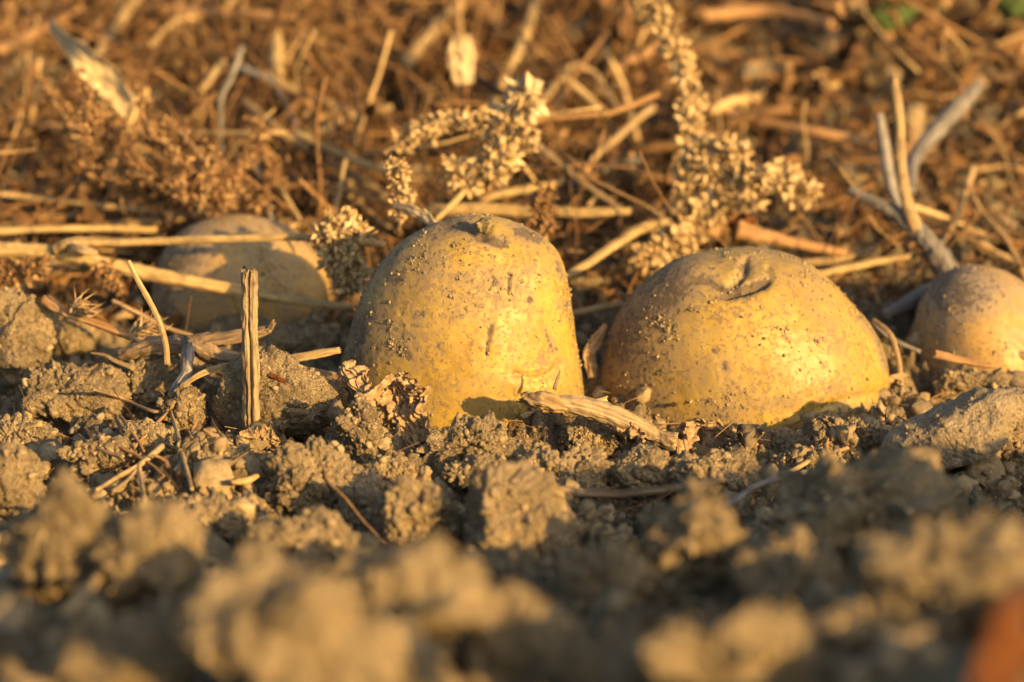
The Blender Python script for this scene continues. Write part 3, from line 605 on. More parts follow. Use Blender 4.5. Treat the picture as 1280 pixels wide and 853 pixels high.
stick("twig_prong", None, None, [(173, 582, None, 0.007), (176, 600, None, 0.007), (181, 626, None, 0.007)], [7, 6.5, 6], M_STEM, parent=a, seed=70)
stick("twig_prong", None, None, [(172, 584, None, 0.007), (160, 600, None, 0.007), (141, 615, None, 0.007)], [5, 5, 5.5], M_STEM, parent=a, seed=71)
near = [
 ("straw", "short bright yellow straw poking in at the left edge above the clods", [(-20, 543, None, 0.007), (10, 537, None, 0.007), (52, 530, None, 0.007)], [7, 8, 6], M_STRAW, 1),
 ("thin_twig", "thin twig arching from the thin forked root towards the lumpy clod", [(205, 555, None, 0.007), (250, 572, None, 0.007), (285, 580, None, 0.007), (310, 565, None, 0.007)], [4, 5, 5, 3], M_BARK, 1),
 ("thin_twig", "upper one of the slender stalks crossing below the smooth sunlit clod", [(120, 540, None, 0.007), (150, 558, None, 0.007), (175, 572, None, 0.007), (205, 596, None, 0.007)], [3.5, 4.5, 5, 3], M_ORST, 1),
 ("thin_twig", "lower one of the slender stalks crossing below the smooth sunlit clod", [(97, 543, None, 0.007), (120, 560, None, 0.007), (145, 570, None, 0.007), (155, 577, None, 0.007)], [4, 4.5, 4, 3], M_BARK, 1),
 ("thin_twig", "short twig leaning on the smooth sunlit clod", [(145, 521, None, 0.007), (155, 545, None, 0.007), (168, 562, None, 0.007)], [5, 5, 3], M_BARK, 1),
 ("thin_twig", "straight twig between the crossing slender stalks", [(150, 520, None, 0.007), (165, 540, None, 0.007), (180, 565, None, 0.007)], [4, 5, 3], M_ORST, 1),
 ("thin_twig", "small pale antler shaped twig behind the sunlit clods", [(113, 441, 0.030), (130, 443, 0.028), (145, 452, 0.026), (168, 462, 0.022)], [2.5, 4, 6, 7], M_STEM, 1),
 ("thin_twig", "long thin shaded stem under the thick forked stem", [(140, 376, 0.07), (170, 390, 0.07), (195, 404, 0.07), (240, 420, 0.07)], [5, 6, 6, 5], M_BARK, 1),
 ("thin_twig", "blurred grey twig lying level across the shaded soil in the lower middle", [(690, 612, None, 0.007), (760, 618, None, 0.007), (830, 612, None, 0.007), (905, 600, None, 0.007)], [10, 12, 11, 8], M_BARK, 1),
 ("thin_twig", "shaded twig running up right from the level grey one", [(905, 635, None, 0.007), (950, 606, None, 0.007), (1010, 590, None, 0.007)], [7, 8, 7], M_GREY, 1),
 ("thin_twig", "dark bent twig above the level grey one", [(835, 575, None, 0.007), (865, 588, None, 0.007), (900, 600, None, 0.007)], [6, 8, 6], M_GREY, 1),
 ("thin_twig", "small spike standing beside the flat grey clod", [(1035, 548, None, 0.007), (1034, 560, None, 0.007), (1037, 575, None, 0.007)], [3, 6, 8], M_ORST, 1),
 ("thin_twig", "thin grey twig lying between the flat grey clod and the wide blurred one", [(985, 592, None, 0.007), (1020, 572, None, 0.007), (1060, 560, None, 0.007)], [6, 7, 5], M_STEM, 1),
 ("thin_twig", "blurred pale splinter slanting in the left foreground", [(82, 768, None, 0.007), (108, 738, None, 0.007), (138, 708, None, 0.007)], [12, 13, 11], M_STEM, 1),
 ("thin_twig", "bright little splinter left of the lumpy sunlit clod", [(289, 603, None, 0.007), (308, 601, None, 0.007), (322, 595, None, 0.007)], [6, 10, 6], M_STRAW, 1),
 ("thin_twig", "short stalk stub lying on the clods in front of the dusty brown potato", [(1168, 443, 0.055), (1190, 448, 0.055), (1240, 458, 0.055)], [11, 11, 6], M_ORST, 1),
 ("thin_twig", "brown twig leaning on the dusty brown potato at the right edge", [(1232, 418, 0.075), (1250, 432, 0.072), (1290, 450, 0.068)], [11, 12, 10], M_BARK, 1),
 ("thin_twig", "shaded twig in the gap right of the wide potato", [(1090, 402, 0.09), (1110, 420, 0.085), (1150, 440, 0.08)], [5, 6, 5], M_GREY, 1),
 ("thin_twig", "dark grey chip lying on the broad clod at the left", [(41, 503, None, 0.007), (55, 505, None, 0.007), (71, 502, None, 0.007)], [7, 10, 6], M_GREY, 1),
]
for k, (n, lb, L, w, m, _) in enumerate(near): stick(n, lb, "twig" if n == "thin_twig" else "straw", L, w, m, NEARG if k < 8 else None, seed=90 + k, sides=14, ragged=1.0, wob=0.0005)

# the frayed broken stalk
a = hub("frayed_stalk", "broken brown stalk with frayed ends behind the left clods", "stalk", aty(110, 395, 0.05))
stick("stalk", None, None, [(55, 375, 0.060), (82, 392, 0.055), (110, 401, 0.052), (140, 412, 0.050), (165, 420, 0.050)], [16, 9, 9, 10, 13], M_ORST, parent=a, seed=120, sides=18, rough=0.25)
def fray(parent, px, py, y, dirpx, n, ln, seed, mat, w=1.6):
    r = np.random.RandomState(seed); c = aty(px, py, y); sc = mpp(c); parts = []; T_ = []
    for k in range(n):
        an = math.atan2(-dirpx[1], dirpx[0]) + r.normal() * 0.5; l = ln * sc * (0.5 + r.rand())
        d = np.array([math.cos(an), r.normal() * 0.4, math.sin(an)]); b = c + r.normal(size=3) * sc * 3
        V, F, uv = tube([b, b + d * l * 0.5 + r.normal(size=3) * l * 0.12, b + d * l + r.normal(size=3) * l * 0.2], np.array([w, w * 0.7, 0.3]) * sc / 2 * 1.3, sides=5, seed=seed + k, n=8)
        parts.append((V - np.array(parent.location), tri(F))); T_.append(np.full(len(V), r.rand()))
    V, F = join(parts); return mk("frayed_fibres", V, F, mat, parent, attrs={"tint": np.concatenate(T_)})
fray(a, 92, 388, 0.052, (1, -0.3), 34, 24, 5, M_LEAF, 3.0); fray(a, 165, 420, 0.05, (1, -0.3), 46, 30, 6, M_LEAF, 3.4)

# the woody stalk chip by the tall potato
a = hub("woody_chip", "woody broken stalk lying between the two big potatoes", "stalk", aty(740, 510, -0.010))
stick("stalk", None, None, [(690, 503, -0.012), (720, 507, -0.012), (760, 518, -0.012), (800, 534, -0.013), (822, 546, -0.014), (844, 552, -0.016)], [17, 23, 26, 24, 20, 24], M_WOOD, parent=a, seed=130, sides=32, rough=0.2, groove=0.22, ragged=1.0)
stick("rough_end", None, None, [(655, 497, -0.013), (668, 500, -0.0145), (684, 503, -0.0145), (708, 512, -0.013)], [12, 20, 24, 16], M_STEM, parent=a, seed=131, sides=32, rough=0.5, groove=0.3, ragged=1)
stick("splinter", None, None, [(722, 506, -0.008), (745, 502, -0.006), (758, 499, -0.005)], [6, 6, 7], M_STRAW, parent=a, seed=132, sides=12, ragged=1)
tag(stick("dark_splinter", "x", "splinter", [(693, 487, -0.002), (697, 473, -0.001), (700, 464, 0.000)], [5, 4, 2], M_BARK, seed=133, sides=10, ragged=2), "small dark splinter stuck to the lower right skin of the tall potato", "splinter")

# grey branched twig at the right
a = hub("branched_twig", "grey branched twig rising behind the dusty brown potato", "twig", aty(1165, 320, 0.15))
stick("branch", None, None, [(1105, 395, 0.13), (1150, 372, 0.135), (1186, 350, 0.14), (1172, 318, 0.145), (1148, 290, 0.15), (1122, 268, 0.155), (1090, 252, 0.16), (1062, 238, 0.165)], [13, 22, 30, 28, 23, 18, 15, 14], M_GREY, parent=a, seed=140, sides=24, rough=0.2, groove=0.2)
stick("branch", None, None, [(1146, 290, 0.15), (1133, 250, 0.152), (1126, 200, 0.155), (1124, 150, 0.158), (1117, 97, 0.16)], [20, 15, 13, 13, 12], M_STEM, parent=a, seed=141, sides=20, rough=0.15)
stick("branch", None, None, [(1125, 262, 0.165), (1112, 225, 0.175), (1105, 180, 0.185), (1099, 143, 0.19)], [12, 15, 15, 12], M_GREY, parent=a, seed=142, sides=16)
stick("branch", None, None, [(1138, 240, 0.17), (1143, 200, 0.20), (1165, 170, 0.22), (1195, 138, 0.24), (1222, 108, 0.26)], [12, 17, 22, 23, 17], M_GREY, parent=a, seed=143, sides=18)

# ------------------------------------------------------------------ seed heads and weeds
def bract():
    V = np.array([[0, 0, 0], [0.28, 0.10, 0.35], [0.20, 0.16, 0.75], [0, 0.02, 1.05], [-0.20, 0.16, 0.75], [-0.28, 0.10, 0.35], [0, -0.10, 0.45], [0, -0.02, 0.8]])
    F = np.array([[0, 1, 6], [0, 6, 5], [1, 2, 7], [1, 7, 6], [6, 7, 4], [6, 4, 5], [2, 3, 7], [7, 3, 4]]); return V, F
def seed_part(name, L, rad, n, size, mat, parent, seed, sub_frac=0.15, open_=0.9):
    """a spike: bracts and small knobbly husks round a curve"""
    P = pts(L); C_ = spline(P, 200); sc = np.mean([mpp(p) for p in P]); r = np.random.RandomState(seed)
    T = np.gradient(C_, axis=0); T /= np.linalg.norm(T, axis=1)[:, None]
    # husks sit in knots along the curve
    n = int(n * 3.4); size = size * 0.8; nk = max(3, int(n / 9)); kt = r.rand(nk) * 199; kc = C_[kt.astype(int)] + r.normal(size=(nk, 3)) * rad * sc * 0.45
    kk = r.randint(0, nk, n); R_ = np.interp(kt[kk], [0, 25, 160, 199], [0.35, 1, 1, 0.5])
    D = r.normal(size=(n, 3)); D /= np.linalg.norm(D, axis=1)[:, None]; D = D + T[kt[kk].astype(int)] * 0.4
    Dn = D / np.linalg.norm(D, axis=1)[:, None]
    base = kc[kk] + Dn * (rad * sc * 0.25 * R_ * r.rand(n))[:, None]
    sz = size * sc * (0.45 + 0.8 * r.rand(n)) * (0.6 + 0.4 * R_)
    nb = int(n * (1 - sub_frac)); Vb, Fb = bract(); V0, F0 = ico(2); V0 = V0 * (1 + 0.35 * gn(V0 * 2.1 + seed, 3)[:, None])
    B = basis(Dn, r) * sz[:, None, None]; pa = batch(Vb, Fb, B[:nb] * np.array([1.15, 1, 1.25]), base[:nb])
    pb = batch(V0, F0, B[nb:] * np.array([0.28, 0.24, 0.40]), base[nb:] + Dn[nb:] * sz[nb:, None] * 0.5)
    V, F = join([pa, pb]); V = V + 0.12 * size * sc * np.stack([gn(V * 800 + 3.0 * k, 4) for k in range(3)], -1)
    tint = np.concatenate([np.repeat(r.rand(nb), len(Vb)), np.repeat(r.rand(n - nb), len(V0))])
    loc = np.array(parent.location); return mk(name, V - loc, F, mat, parent, attrs={"tint": tint})
WG = "dried weed seed heads on the bank"
a = hub("seed_spike_plant", "tallest pale dried weed, its long seed spike arching up to the top edge", "dried weed", aty(868, 250, 0.17), WG)
stick("stem", None, None, [(862, 310, 0.16), (868, 250, 0.17), (868, 160, 0.19), (855, 90, 0.21), (835, 45, 0.22), (785, -12, 0.23)], [7, 7, 6, 6, 5, 4], M_STRAW, parent=a, seed=150)
seed_part("seed_spike", [(868, 190, 0.182), (864, 140, 0.192), (856, 95, 0.205), (845, 62, 0.215), (828, 30, 0.222), (795, -5, 0.23)], 13, 330, 13, M_HUSK, a, 151)
seed_part("seed_spike", [(845, 320, 0.155), (855, 290, 0.16), (870, 255, 0.168), (872, 215, 0.175), (870, 175, 0.185)], 24, 420, 16, M_HUSK, a, 152)
seed_part("seed_spike", [(872, 225, 0.17), (895, 205, 0.17), (925, 180, 0.17)], 15, 150, 15, M_HUSK, a, 153)
seed_part("seed_spike", [(880, 262, 0.165), (920, 245, 0.16), (955, 225, 0.16), (985, 228, 0.16), (1012, 238, 0.16)], 17, 300, 15, M_HUSK, a, 154)
seed_part("seed_spike", [(850, 290, 0.15), (825, 310, 0.145), (800, 322, 0.14)], 13, 110, 14, M_HUSK, a, 155)
a = hub("seed_cluster_plant", "pale fluffy seed cluster with a leaf like tip above the tall potato", "dried weed", aty(615, 200, 0.15), WG)
stick("stem", None, None, [(545, 275, 0.13), (575, 245, 0.135), (600, 215, 0.14), (635, 175, 0.15), (655, 140, 0.155)], [7, 8, 7, 6, 5], M_STRAW, parent=a, seed=160)
seed_part("seed_tuft", [(565, 205, 0.14), (580, 215, 0.14), (590, 225, 0.14)], 16, 110, 15, M_HUSK, a, 161)
seed_part("seed_tuft", [(605, 225, 0.14), (622, 205, 0.14), (630, 195, 0.145)], 18, 150, 15, M_HUSK, a, 162)
seed_part("seed_tuft", [(620, 175, 0.15), (640, 165, 0.15), (660, 180, 0.15)], 18, 170, 15, M_HUSK, a, 163)
seed_part("seed_tuft", [(645, 140, 0.155), (655, 125, 0.155), (660, 112, 0.155)], 13, 60, 22, M_PLEAF, a, 164)
a = hub("seed_spike_plant", "fluffy level seed spike left of the pale seed cluster", "dried weed", aty(560, 152, 0.19), WG)
stick("stem", None, None, [(480, 192, 0.155), (530, 165, 0.155), (620, 148, 0.155)], [5, 5, 4], M_STRAW, parent=a, seed=165)
seed_part("seed_spike", [(498, 182, 0.155), (530, 163, 0.155), (570, 150, 0.155), (622, 148, 0.155)], 13, 300, 10, M_HUSK, a, 166)
a = hub("seed_cone", "upright cone shaped seed head left of the tall potato's top", "seed head", aty(502, 240, 0.10), WG)
stick("stem", None, None, [(498, 290, 0.11), (503, 250, 0.10), (505, 212, 0.10)], [5, 5, 4], M_STEM, parent=a, seed=170)
seed_part("seed_spike", [(497, 268, 0.10), (504, 245, 0.10), (499, 222, 0.10), (492, 205, 0.10)], 13, 230, 9, M_HUSK, a, 171)
a = hub("seed_cone", "brown cone shaped seed head peeking over the tall potato's right shoulder", "seed head", aty(678, 265, 0.12), WG)
stick("stem", None, None, [(684, 310, 0.12), (680, 280, 0.12), (678, 250, 0.12)], [5, 5, 4], M_STEM, parent=a, seed=172)
seed_part("seed_spike", [(683, 298, 0.12), (678, 270, 0.12), (678, 242, 0.12)], 13, 200, 9, M_BRHUSK, a, 173)
a = hub("seed_clump", "brown crumpled seed clump at the end of the forked stem's branch", "seed head", aty(435, 320, 0.09), WG)
stick("stem", None, None, [(400, 292, 0.095), (430, 300, 0.09), (450, 340, 0.085)], [6, 6, 5], M_BARK, parent=a, seed=174)
seed_part("seed_tuft", [(405, 288, 0.09), (425, 300, 0.088), (430, 325, 0.086), (445, 350, 0.086)], 24, 420, 13, M_HUSK, a, 175)
seed_part("seed_tuft", [(412, 282, 0.09), (440, 285, 0.09)], 15, 90, 14, M_HUSK, a, 176)
a = hub("seed_clump", "brown seed clump hanging under the thick forked stem", "seed head", aty(140, 350, 0.10), WG)
stick("stem", None, None, [(130, 335, 0.105), (140, 350, 0.10), (146, 362, 0.10)], [4, 4, 3], M_BARK, parent=a, seed=177)
seed_part("seed_tuft", [(125, 338, 0.10), (140, 350, 0.10), (148, 358, 0.10)], 12, 90, 9, M_BRHUSK, a, 178)
a = hub("seed_clump", "orange brown seed clump behind the tallest clod at the left edge", "seed head", aty(25, 342, 0.10), WG)
stick("stem", None, None, [(-10, 355, 0.10), (20, 342, 0.10), (55, 335, 0.10)], [4, 4, 3], M_BARK, parent=a, seed=179)
seed_part("seed_tuft", [(-10, 350, 0.10), (25, 342, 0.10), (52, 335, 0.10)], 15, 170, 11, M_BRHUSK, a, 180)
a = hub("brown_weed", "bushy brown dried weed in the left background", "dried weed", aty(180, 200, 0.22), WG)
br = [[(262, 268), (200, 225), (140, 190), (95, 160), (45, 98)], [(180, 215), (150, 170), (120, 150)], [(250, 262), (262, 220), (235, 175), (195, 150)], [(290, 262), (300, 210), (330, 185), (318, 150)],
      [(190, 222), (130, 215), (95, 235)], [(230, 250), (225, 200), (185, 160), (170, 100)], [(280, 262), (240, 235), (215, 215)], [(105, 168), (110, 130), (95, 100)], [(280, 265), (285, 225), (262, 190)], [(300, 270), (335, 235), (345, 200)]]
for k, B in enumerate(br):
    yy = 0.158 + 0.014 * math.sin(k * 2.3)
    stick("branch", None, None, [(x, y, yy + 0.012 * q) for q, (x, y) in enumerate(B)], [5, 4.5, 4, 3], M_ORST if k % 2 else M_STEM, parent=a, seed=190 + k, sides=8)
    seed_part("seed_tuft", [(x, y, yy + 0.012 * q) for q, (x, y) in enumerate(B)], 12, 150 if k else 260, 8.5, M_BRHUSK, a, 200 + k)
a = hub("straw_tuft", "low tuft of dry chaff right of the tall seed spike", "dried weed", aty(760, 215, 0.22), WG)
stick("stem", None, None, [(735, 258, 0.20), (760, 225, 0.21), (770, 200, 0.22)], [5, 5, 4], M_STEM, parent=a, seed=215)
seed_part("seed_tuft", [(730, 235, 0.21), (755, 225, 0.21), (800, 232, 0.21)], 18, 140, 13, M_BRHUSK, a, 216)

# ------------------------------------------------------------------ leaves
def leaf(name, label, L, w, mat, seed, group=None, curl=0.6, crump=0.18, cat="dry leaf", fr=0.0, nu=70, nv=26):
    P = pts(L); C_ = spline(P, nu); sc = np.mean([mpp(p) for p in P]); T = np.gradient(C_, axis=0); T /= np.linalg.norm(T, axis=1)[:, None]
    vw = np.array([0, 1.0, 0.25]); B = np.cross(T, vw); B /= np.linalg.norm(B, axis=1)[:, None]; N = np.cross(B, T)
    u = np.linspace(0, 1, nu); v = np.linspace(-1, 1, nv); wid = np.interp(u, np.linspace(0, 1, len(w)), w) * sc / 2
    U, Vv = np.meshgrid(u, v, indexing='ij')
    q = np.stack([U * 4, Vv * 1.4, U * 0 + seed], -1).reshape(-1, 3)
    edge = 1 + fr * fbm(np.stack([U * 14, np.sign(Vv) * 3, U * 0 + seed], -1).reshape(-1, 3), 3, 3).reshape(U.shape)
    dep = (curl * Vv ** 2 + crump * 6 * 0.35 * fbm(q, 3, 5).reshape(U.shape) + 0.10 * np.sin(Vv * 24 + 5 * fbm(q, 1, 6).reshape(U.shape)) * crump * 3) * wid[:, None]
    X_ = C_[:, None] + B[:, None] * (Vv * wid[:, None] * edge)[..., None] + N[:, None] * dep[..., None]
    th = 0.0003; Vt = X_.reshape(-1, 3); Vb_ = (X_ + N[:, None] * th).reshape(-1, 3)
    i, j = np.meshgrid(np.arange(nu - 1), np.arange(nv - 1), indexing='ij'); a_ = (i * nv + j).ravel(); F = np.stack([a_, a_ + nv, a_ + nv + 1, a_ + 1], -1)
    nn = len(Vt); F = np.vstack([F, F[:, ::-1] + nn])
    be = np.concatenate([np.arange(nv), np.arange(nv - 1, nu * nv, nv)[1:], np.arange(nu * nv - 1, (nu - 1) * nv - 1, -1)[1:], np.arange((nu - 1) * nv, -1, -nv)[1:]])
    F = np.vstack([F, np.stack([be[:-1], be[1:], be[1:] + nn, be[:-1] + nn], -1)])
    V = np.vstack([Vt, Vb_]); c = V.mean(0); tn = np.clip(0.5 + 0.6 * fbm(np.stack([U * 3, Vv * 6, U * 0 + seed], -1).reshape(-1, 3), 3, 9), 0, 1)
    return tag(mk(name, V - c, F, mat, None, c, attrs={"tint": np.concatenate([tn, tn])}), label, cat, group)
leaf("dry_leaf", "blurred long pale leaf slanting in the upper left background", [(62, 28, None, 0.075), (100, 68, None, 0.07), (135, 100, None, 0.06), (168, 138, None, 0.05)], [16, 38, 42, 28], M_PLEAF, 1, curl=-0.3)
leaf("dry_leaf", "small pale drooping leaf at the upper left of the tall potato", [(492, 258, 0.09), (510, 264, 0.085), (530, 274, 0.08), (548, 286, 0.075)], [8, 18, 20, 8], M_PLEAF, 2, fr=0.2, curl=0.5)
leaf("dry_leaf", "curled brown leaf in the dark gap between the two big potatoes", [(758, 405, 0.06), (748, 425, 0.058), (738, 445, 0.055), (740, 472, 0.05)], [6, 18, 18, 10], M_LEAF, 3, fr=0.3, crump=0.3)
leaf("dry_leaf", "blurred rust orange leaf in the bottom right corner", [(1300, 735, None, 0.030), (1280, 775, None, 0.032), (1262, 815, None, 0.034), (1245, 875, None, 0.034)], [30, 60, 70, 60], M_RUST, 4, curl=0.3)
leaf("dry_leaf", "blurred pale leaf hanging in the top middle background", [(578, 45, None, 0.07), (576, 70, None, 0.06), (580, 105, None, 0.05)], [20, 38, 22], M_PLEAF, 5, curl=0.3, fr=0.2)
leaf("dry_leaf", "crushed brown leaf standing against the left foot of the tall potato", [(492, 470, -0.002), (500, 495, -0.006), (512, 525, -0.012), (525, 556, -0.020)], [34, 66, 70, 44], M_LEAF, 6, fr=0.45, crump=0.26, curl=-0.3, nu=160, nv=90)
leaf("dry_leaf", "twisted brown leaf left of the crushed one by the tall potato", [(425, 458, 0.006), (440, 480, 0.000), (455, 505, -0.008), (436, 530, -0.014)], [26, 40, 26, 20], M_LEAF, 7, fr=0.45, crump=0.26, nu=120, nv=70)
leaf("dry_leaf", "narrow brown leaf strip propped between the crushed leaf and the twisted one", [(492, 470, -0.006), (470, 492, -0.008), (450, 508, -0.014)], [10, 12, 16], M_LEAF, 8, fr=0.3, crump=0.3, nu=80)
leaf("dry_leaf", "shredded grey leaf lying in front of the wide potato", [(842, 545, -0.004), (868, 536, -0.002), (895, 538, -0.003), (935, 548, -0.008)], [12, 26, 20, 8], M_LEAF, 9, fr=0.5, crump=0.4, nu=120)
leaf("dry_leaf", "folded grey leaf scrap under the shredded one by the wide potato", [(870, 536, -0.004), (862, 555, -0.012), (848, 572, -0.020)], [20, 26, 14], M_LEAF, 10, fr=0.5, crump=0.4, nu=90)
leaf("dry_leaf", "small curled leaf wedged under the woody stalk chip", [(762, 530, -0.014), (785, 538, -0.016), (805, 548, -0.018)], [14, 24, 12], M_LEAF, 11, fr=0.4, crump=0.4, nu=80)
leaf("dry_leaf", "small orange leaf scrap just behind the split stake", [(336, 470, 0.0), (346, 474, -0.001), (356, 478, -0.002)], [5, 8, 4], M_RUST, 12, fr=0.3)
leaf("dry_leaf", "brown leaf scrap in front of the lumpy clod left of centre", [(300, 548, -0.018), (325, 546, -0.016), (348, 556, -0.018)], [10, 24, 12], M_LEAF, 13, fr=0.5, crump=0.5, nu=100)
leaf("dry_leaf", "orange curled leaf end right behind the wide potato's top", [(905, 275, 0.18), (925, 285, 0.175), (950, 297, 0.17)], [20, 34, 16], M_RUST, 14, crump=0.3)
# green weed far back
a = hub("green_weed", "blurred green weed at the top edge, right side", "weed", aty(1105, 10, 0.62))
r = np.random.RandomState(9)
for k, (x0, y0, x1, y1_) in enumerate([(1108, 35, 1095, 5), (1112, 35, 1125, 2), (1108, 38, 1080, 18), (1110, 36, 1150, 12), (1112, 34, 1112, -10)]):
    lf = leaf("leaf", None, [(x0, y0, 0.62), ((x0 + x1) / 2, (y0 + y1_) / 2, 0.615), (x1, y1_, 0.61)], [6, 36, 4], M_GREEN, 30 + k, nu=14, nv=8)
    for p_ in ("label", "category", "group"):
        if p_ in lf: del lf[p_]
    l0 = np.array(lf.location); lf.parent = a; lf.location = l0 - np.array(a.location)
a = hub("green_weed", "blurred green tuft in the top right corner", "weed", aty(1268, 5, 0.64))
for k, (x0, y0, x1, y1_) in enumerate([(1265, 20, 1240, -2), (1268, 20, 1272, -10), (1270, 20, 1295, -2)]):
    lf = leaf("leaf", None, [(x0, y0, 0.64), ((x0 + x1) / 2, (y0 + y1_) / 2, 0.635), (x1, y1_, 0.63)], [6, 34, 4], M_GREEN, 40 + k, nu=14, nv=8)
    for p_ in ("label", "category", "group"):
        if p_ in lf: del lf[p_]
    l0 = np.array(lf.location); lf.parent = a; lf.location = l0 - np.array(a.location)

# ------------------------------------------------------------------ uncountable: crumbs and litter
r = np.random.RandomState(77)
def crumbs(name, N, xr, yr, smin, smax, pw, seed, sub=1, onclod=0):
    r = np.random.RandomState(seed); x = r.uniform(*xr, N); y = r.uniform(*yr, N)
    dens = fbm(np.stack([x * 25, y * 25, x * 0], -1), 3, seed % 50); keep = r.rand(N) < np.clip(0.55 + 0.9 * dens, 0.1, 1); x, y = x[keep], y[keep]; z = ground_z(x, y)
    T = np.stack([x, y, z], -1); sz = smin + (smax - smin) * r.rand(len(T)) ** pw; T[:, 2] += sz * 0.25
    if onclod:
        A = []; each = onclod // len(CLODV)
        for V, loc in CLODV:
            up = np.where(loc[:, 2] > np.percentile(loc[:, 2], 45))[0]
            A.append(V[r.choice(up, each)])
        A = np.concatenate(A); s2 = smin + (smax * 0.45 - smin) * r.rand(len(A)) ** (pw * 1.6); T = np.vstack([T, A]); sz = np.concatenate([sz, s2])
    n = len(T); V0, F0 = ico(sub); M_ = rotm(n, r) * sz[:, None, None] * (0.65 + 0.7 * r.rand(n, 1, 3))
    V, F = batch(V0, F0, M_, T); rs = np.repeat(sz, len(V0))[:, None]
    V = V + 0.55 * rs * np.stack([gn(V * 420 + 7.0 * k, 30 + k) for k in range(3)], -1) + 0.35 * rs * np.stack([gn(V * 1300 + 7.0 * k, 33 + k) for k in range(3)], -1)
    o = mk(name, V, F, M_CRUMB, smooth=False, attrs={"tint": np.repeat(np.clip(r.normal(0.5, 0.22, n), 0, 1), len(V0))}); return tag(o, kind="stuff")
tag(crumbs("soil_crumbs", 15000, (-0.20, 0.20), (-0.13, 0.12), 0.0004, 0.0032, 4.0, 301, 2, onclod=9000), "loose crumbs of dry soil among the clods", "soil crumbs")
tag(crumbs("coarse_soil_crumbs", 5200, (-0.30, 0.34), (-0.36, 0.45), 0.0015, 0.0065, 3.0, 302, 2), "coarse soil crumbs spread over the whole furrow", "soil crumbs")

# leaf litter on the bank: curled scraps in a few shapes
def scrap(seed):
    r = np.random.RandomState(seed); n = 6; u, v = np.meshgrid(np.linspace(-1, 1, n), np.linspace(-0.5, 0.5, n), indexing='ij')
    q = np.stack([u, v, u * 0 + seed], -1).reshape(-1, 3); z = (0.5 * fbm(q * 1.3, 2, seed)).reshape(u.shape) + 0.8 * r.normal() * v ** 2 + 0.35 * r.normal() * u ** 2
    w = (1 - 0.55 * u ** 2) * (1 + 0.4 * gn(q * 2, seed).reshape(u.shape)); V = np.stack([u, v * w, z], -1).reshape(-1, 3)
    i, j = np.meshgrid(np.arange(n - 1), np.arange(n - 1), indexing='ij'); a = (i * n + j).ravel(); return V, np.stack([a, a + n, a + n + 1, a + 1], -1)
def place(N, seed, y0=0.12, y1=0.95, xw=0.62):
    r = np.random.RandomState(seed); y = y0 + (y1 - y0) * r.rand(N) ** 0.9; x = r.uniform(-1, 1, N) * (0.20 + xw * (y - y0) * 0.5 + 0.06)
    return x, y, r
VV, FF, TT, off = [], [], [], 0
x, y, r = place(17000, 5); dn = fbm(np.stack([x * 14, y * 14, x * 0 + 1], -1), 3, 40); hmax = 0.010 + 0.065 * sst(0.0, 0.7, dn) * sst(0.14, 0.3, y)
right = sst(0.05, 0.16, x) * sst(0.40, 0.2, y); keep = r.rand(len(x)) > 0.55 * right; x, y, hmax = x[keep], y[keep], hmax[keep]
z = ground_z(x, y) + hmax * r.rand(len(x)) ** 1.5; idg = r.randint(0, 8, len(x)); sz = 0.0016 + (0.006 + 0.010 * sst(0.2, 0.6, y)) * r.rand(len(x)) ** 3
for k in range(8):
    m = idg == k; V0, F0 = scrap(k + 60); n = m.sum()
    V, F = batch(V0, F0, rotm(n, r) * sz[m][:, None, None], np.stack([x[m], y[m], z[m]], -1)); VV.append(V); FF.append(F + off); off += len(V)
    TT.append(np.repeat(np.clip(r.normal(0.5, 0.26, n) + 0.15 * fbm(np.stack([x[m] * 9, y[m] * 9, x[m] * 0], -1), 2, 44), 0, 1), len(V0)))
tag(mk("leaf_litter", np.concatenate(VV), np.concatenate(FF), M_LITTER, attrs={"tint": np.concatenate(TT)}), "brown shrivelled leaf litter covering the bank", "leaf litter", kind="stuff")
x = r.uniform(-0.22, 0.22, 900); y = r.uniform(-0.10, 0.13, 900); z = ground_z(x, y) + 0.006 * r.rand(900) ** 2; sz = 0.0008 + 0.0034 * r.rand(900) ** 3; VV, FF, off = [], [], 0
for k in range(6):
    V0, F0 = scrap(k + 80); m = np.arange(900) % 6 == k; n = m.sum(); V, F = batch(V0 * np.array([1.5, 0.7, 1]), F0, rotm(n, r) * sz[m][:, None, None], np.stack([x[m], y[m], z[m]], -1)); VV.append(V); FF.append(F + off); off += len(V)
V = np.concatenate(VV); tag(mk("leaf_fragments", V, np.concatenate(FF), M_LEAF, attrs={"tint": np.repeat(r.rand(len(V) // 36), 36)}), "shredded dry leaf fragments mixed into the front soil", "leaf fragments", kind="stuff")
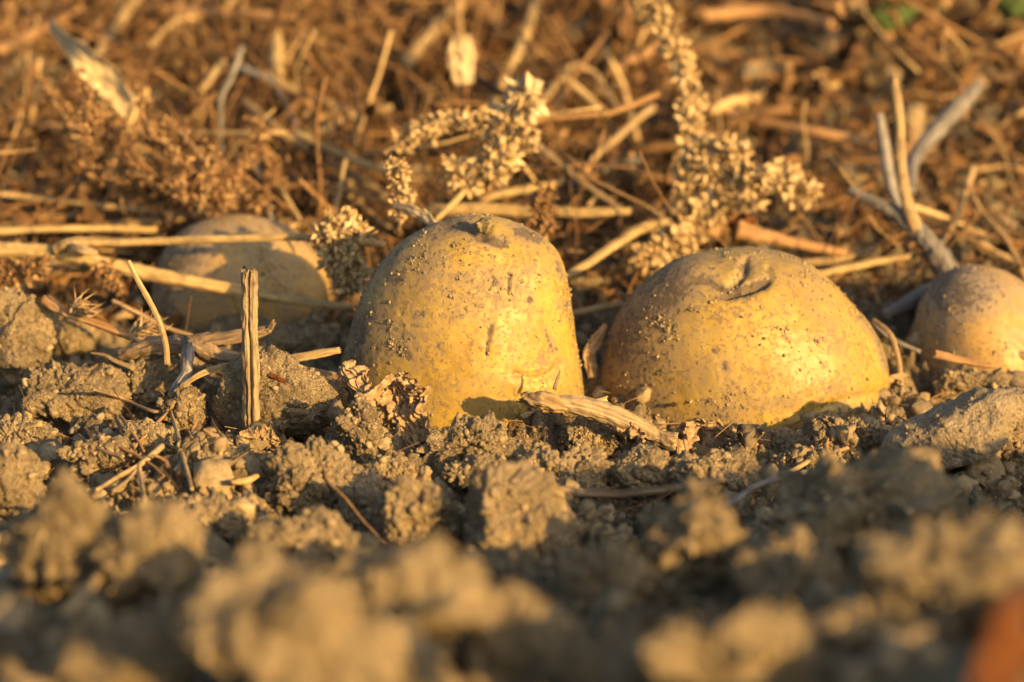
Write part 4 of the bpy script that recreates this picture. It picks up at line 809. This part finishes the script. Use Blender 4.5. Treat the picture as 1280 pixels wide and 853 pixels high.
# stem litter
def bent(seed, n=7, s=7):
    r = np.random.RandomState(seed); P = np.array([[-1, 0, 0], [-0.3, r.normal() * 0.06, r.normal() * 0.06], [0.35, r.normal() * 0.07, r.normal() * 0.07], [1, r.normal() * 0.06, r.normal() * 0.06]])
    V, F, uv = tube(P, [1, 1, 1], sides=s, n=n, rough=0, groove=0); V0, F0, _ = tube(P, [0.0001], sides=s, n=n, rough=0, groove=0); return V0, V - V0, F0
def stem_litter(name, N, seed, lmin, lmax, rmin, rmax, tilt, lab, y0=0.12, y1=0.95, lift=0.02, tmean=0.5, xr=None):
    x, y, r = place(N, seed, y0, y1)
    if xr: x = r.uniform(xr[0], xr[1], N)
    VV, FF, TT, off = [], [], [], 0; idg = r.randint(0, 10, N)
    for k in range(10):
        m = np.where(idg == k)[0]; n = len(m); A, Bv, F0 = bent(seed + k); L = lmin + (lmax - lmin) * r.rand(n) ** 2; rd = rmin + (rmax - rmin) * r.rand(n) ** 3
        az = r.rand(n) * 2 * math.pi; el = r.normal(size=n) * tilt; D = np.stack([np.cos(az) * np.cos(el), np.sin(az) * np.cos(el), np.abs(np.sin(el))], -1)
        B = basis(D, r)[:, :, [2, 0, 1]]; T = np.stack([x[m], y[m], ground_z(x[m], y[m]) + lift * r.rand(n) ** 1.5 + np.abs(np.sin(el)) * L * 0.4], -1)
        V = np.einsum('nij,vj->nvi', B, A) * (L / 2)[:, None, None] + np.einsum('nij,vj->nvi', B, Bv) * rd[:, None, None] + T[:, None]
        F = F0[None] + (np.arange(n) * len(A))[:, None, None]; VV.append(V.reshape(-1, 3)); FF.append(tri(F.reshape(-1, 4)) + off); off += n * len(A); TT.append(np.repeat(np.clip(r.normal(tmean, 0.27, n), 0, 1), len(A)))
    return tag(mk(name, np.concatenate(VV), np.concatenate(FF), M_LSTEM, attrs={"tint": np.concatenate(TT)}), lab, "stem litter", kind="stuff")
stem_litter("stalk_litter", 1900, 500, 0.015, 0.075, 0.0003, 0.0013, 0.5, "dense tangle of dry stalks on the bank behind the potatoes")
stem_litter("thick_stalk_litter", 200, 560, 0.04, 0.14, 0.0008, 0.0025, 0.5, "thicker dead stalks heaped on the far bank", y0=0.24, y1=0.9, lift=0.04, tmean=0.45)
stem_litter("long_straw_litter", 190, 600, 0.05, 0.16, 0.0005, 0.0014, 0.3, "long pale straws tangled through the litter", y0=0.15, y1=0.9, lift=0.05, tmean=0.85)
stem_litter("fine_stem_litter", 8000, 520, 0.006, 0.035, 0.00015, 0.0006, 0.6, "fine broken stem bits all over the bank", tmean=0.45)
stem_litter("root_fibres", 420, 540, 0.006, 0.030, 0.00009, 0.00035, 0.5, "hair thin root fibres lying among the front clods", y0=-0.11, y1=0.12, lift=0.006)
stem_litter("weed_tangle", 1500, 640, 0.015, 0.07, 0.0003, 0.0009, 0.7, "tangled mat of fine dry stems behind the left half buried potato", y0=0.17, y1=0.42, lift=0.028, tmean=0.45, xr=(-0.26, 0.03))
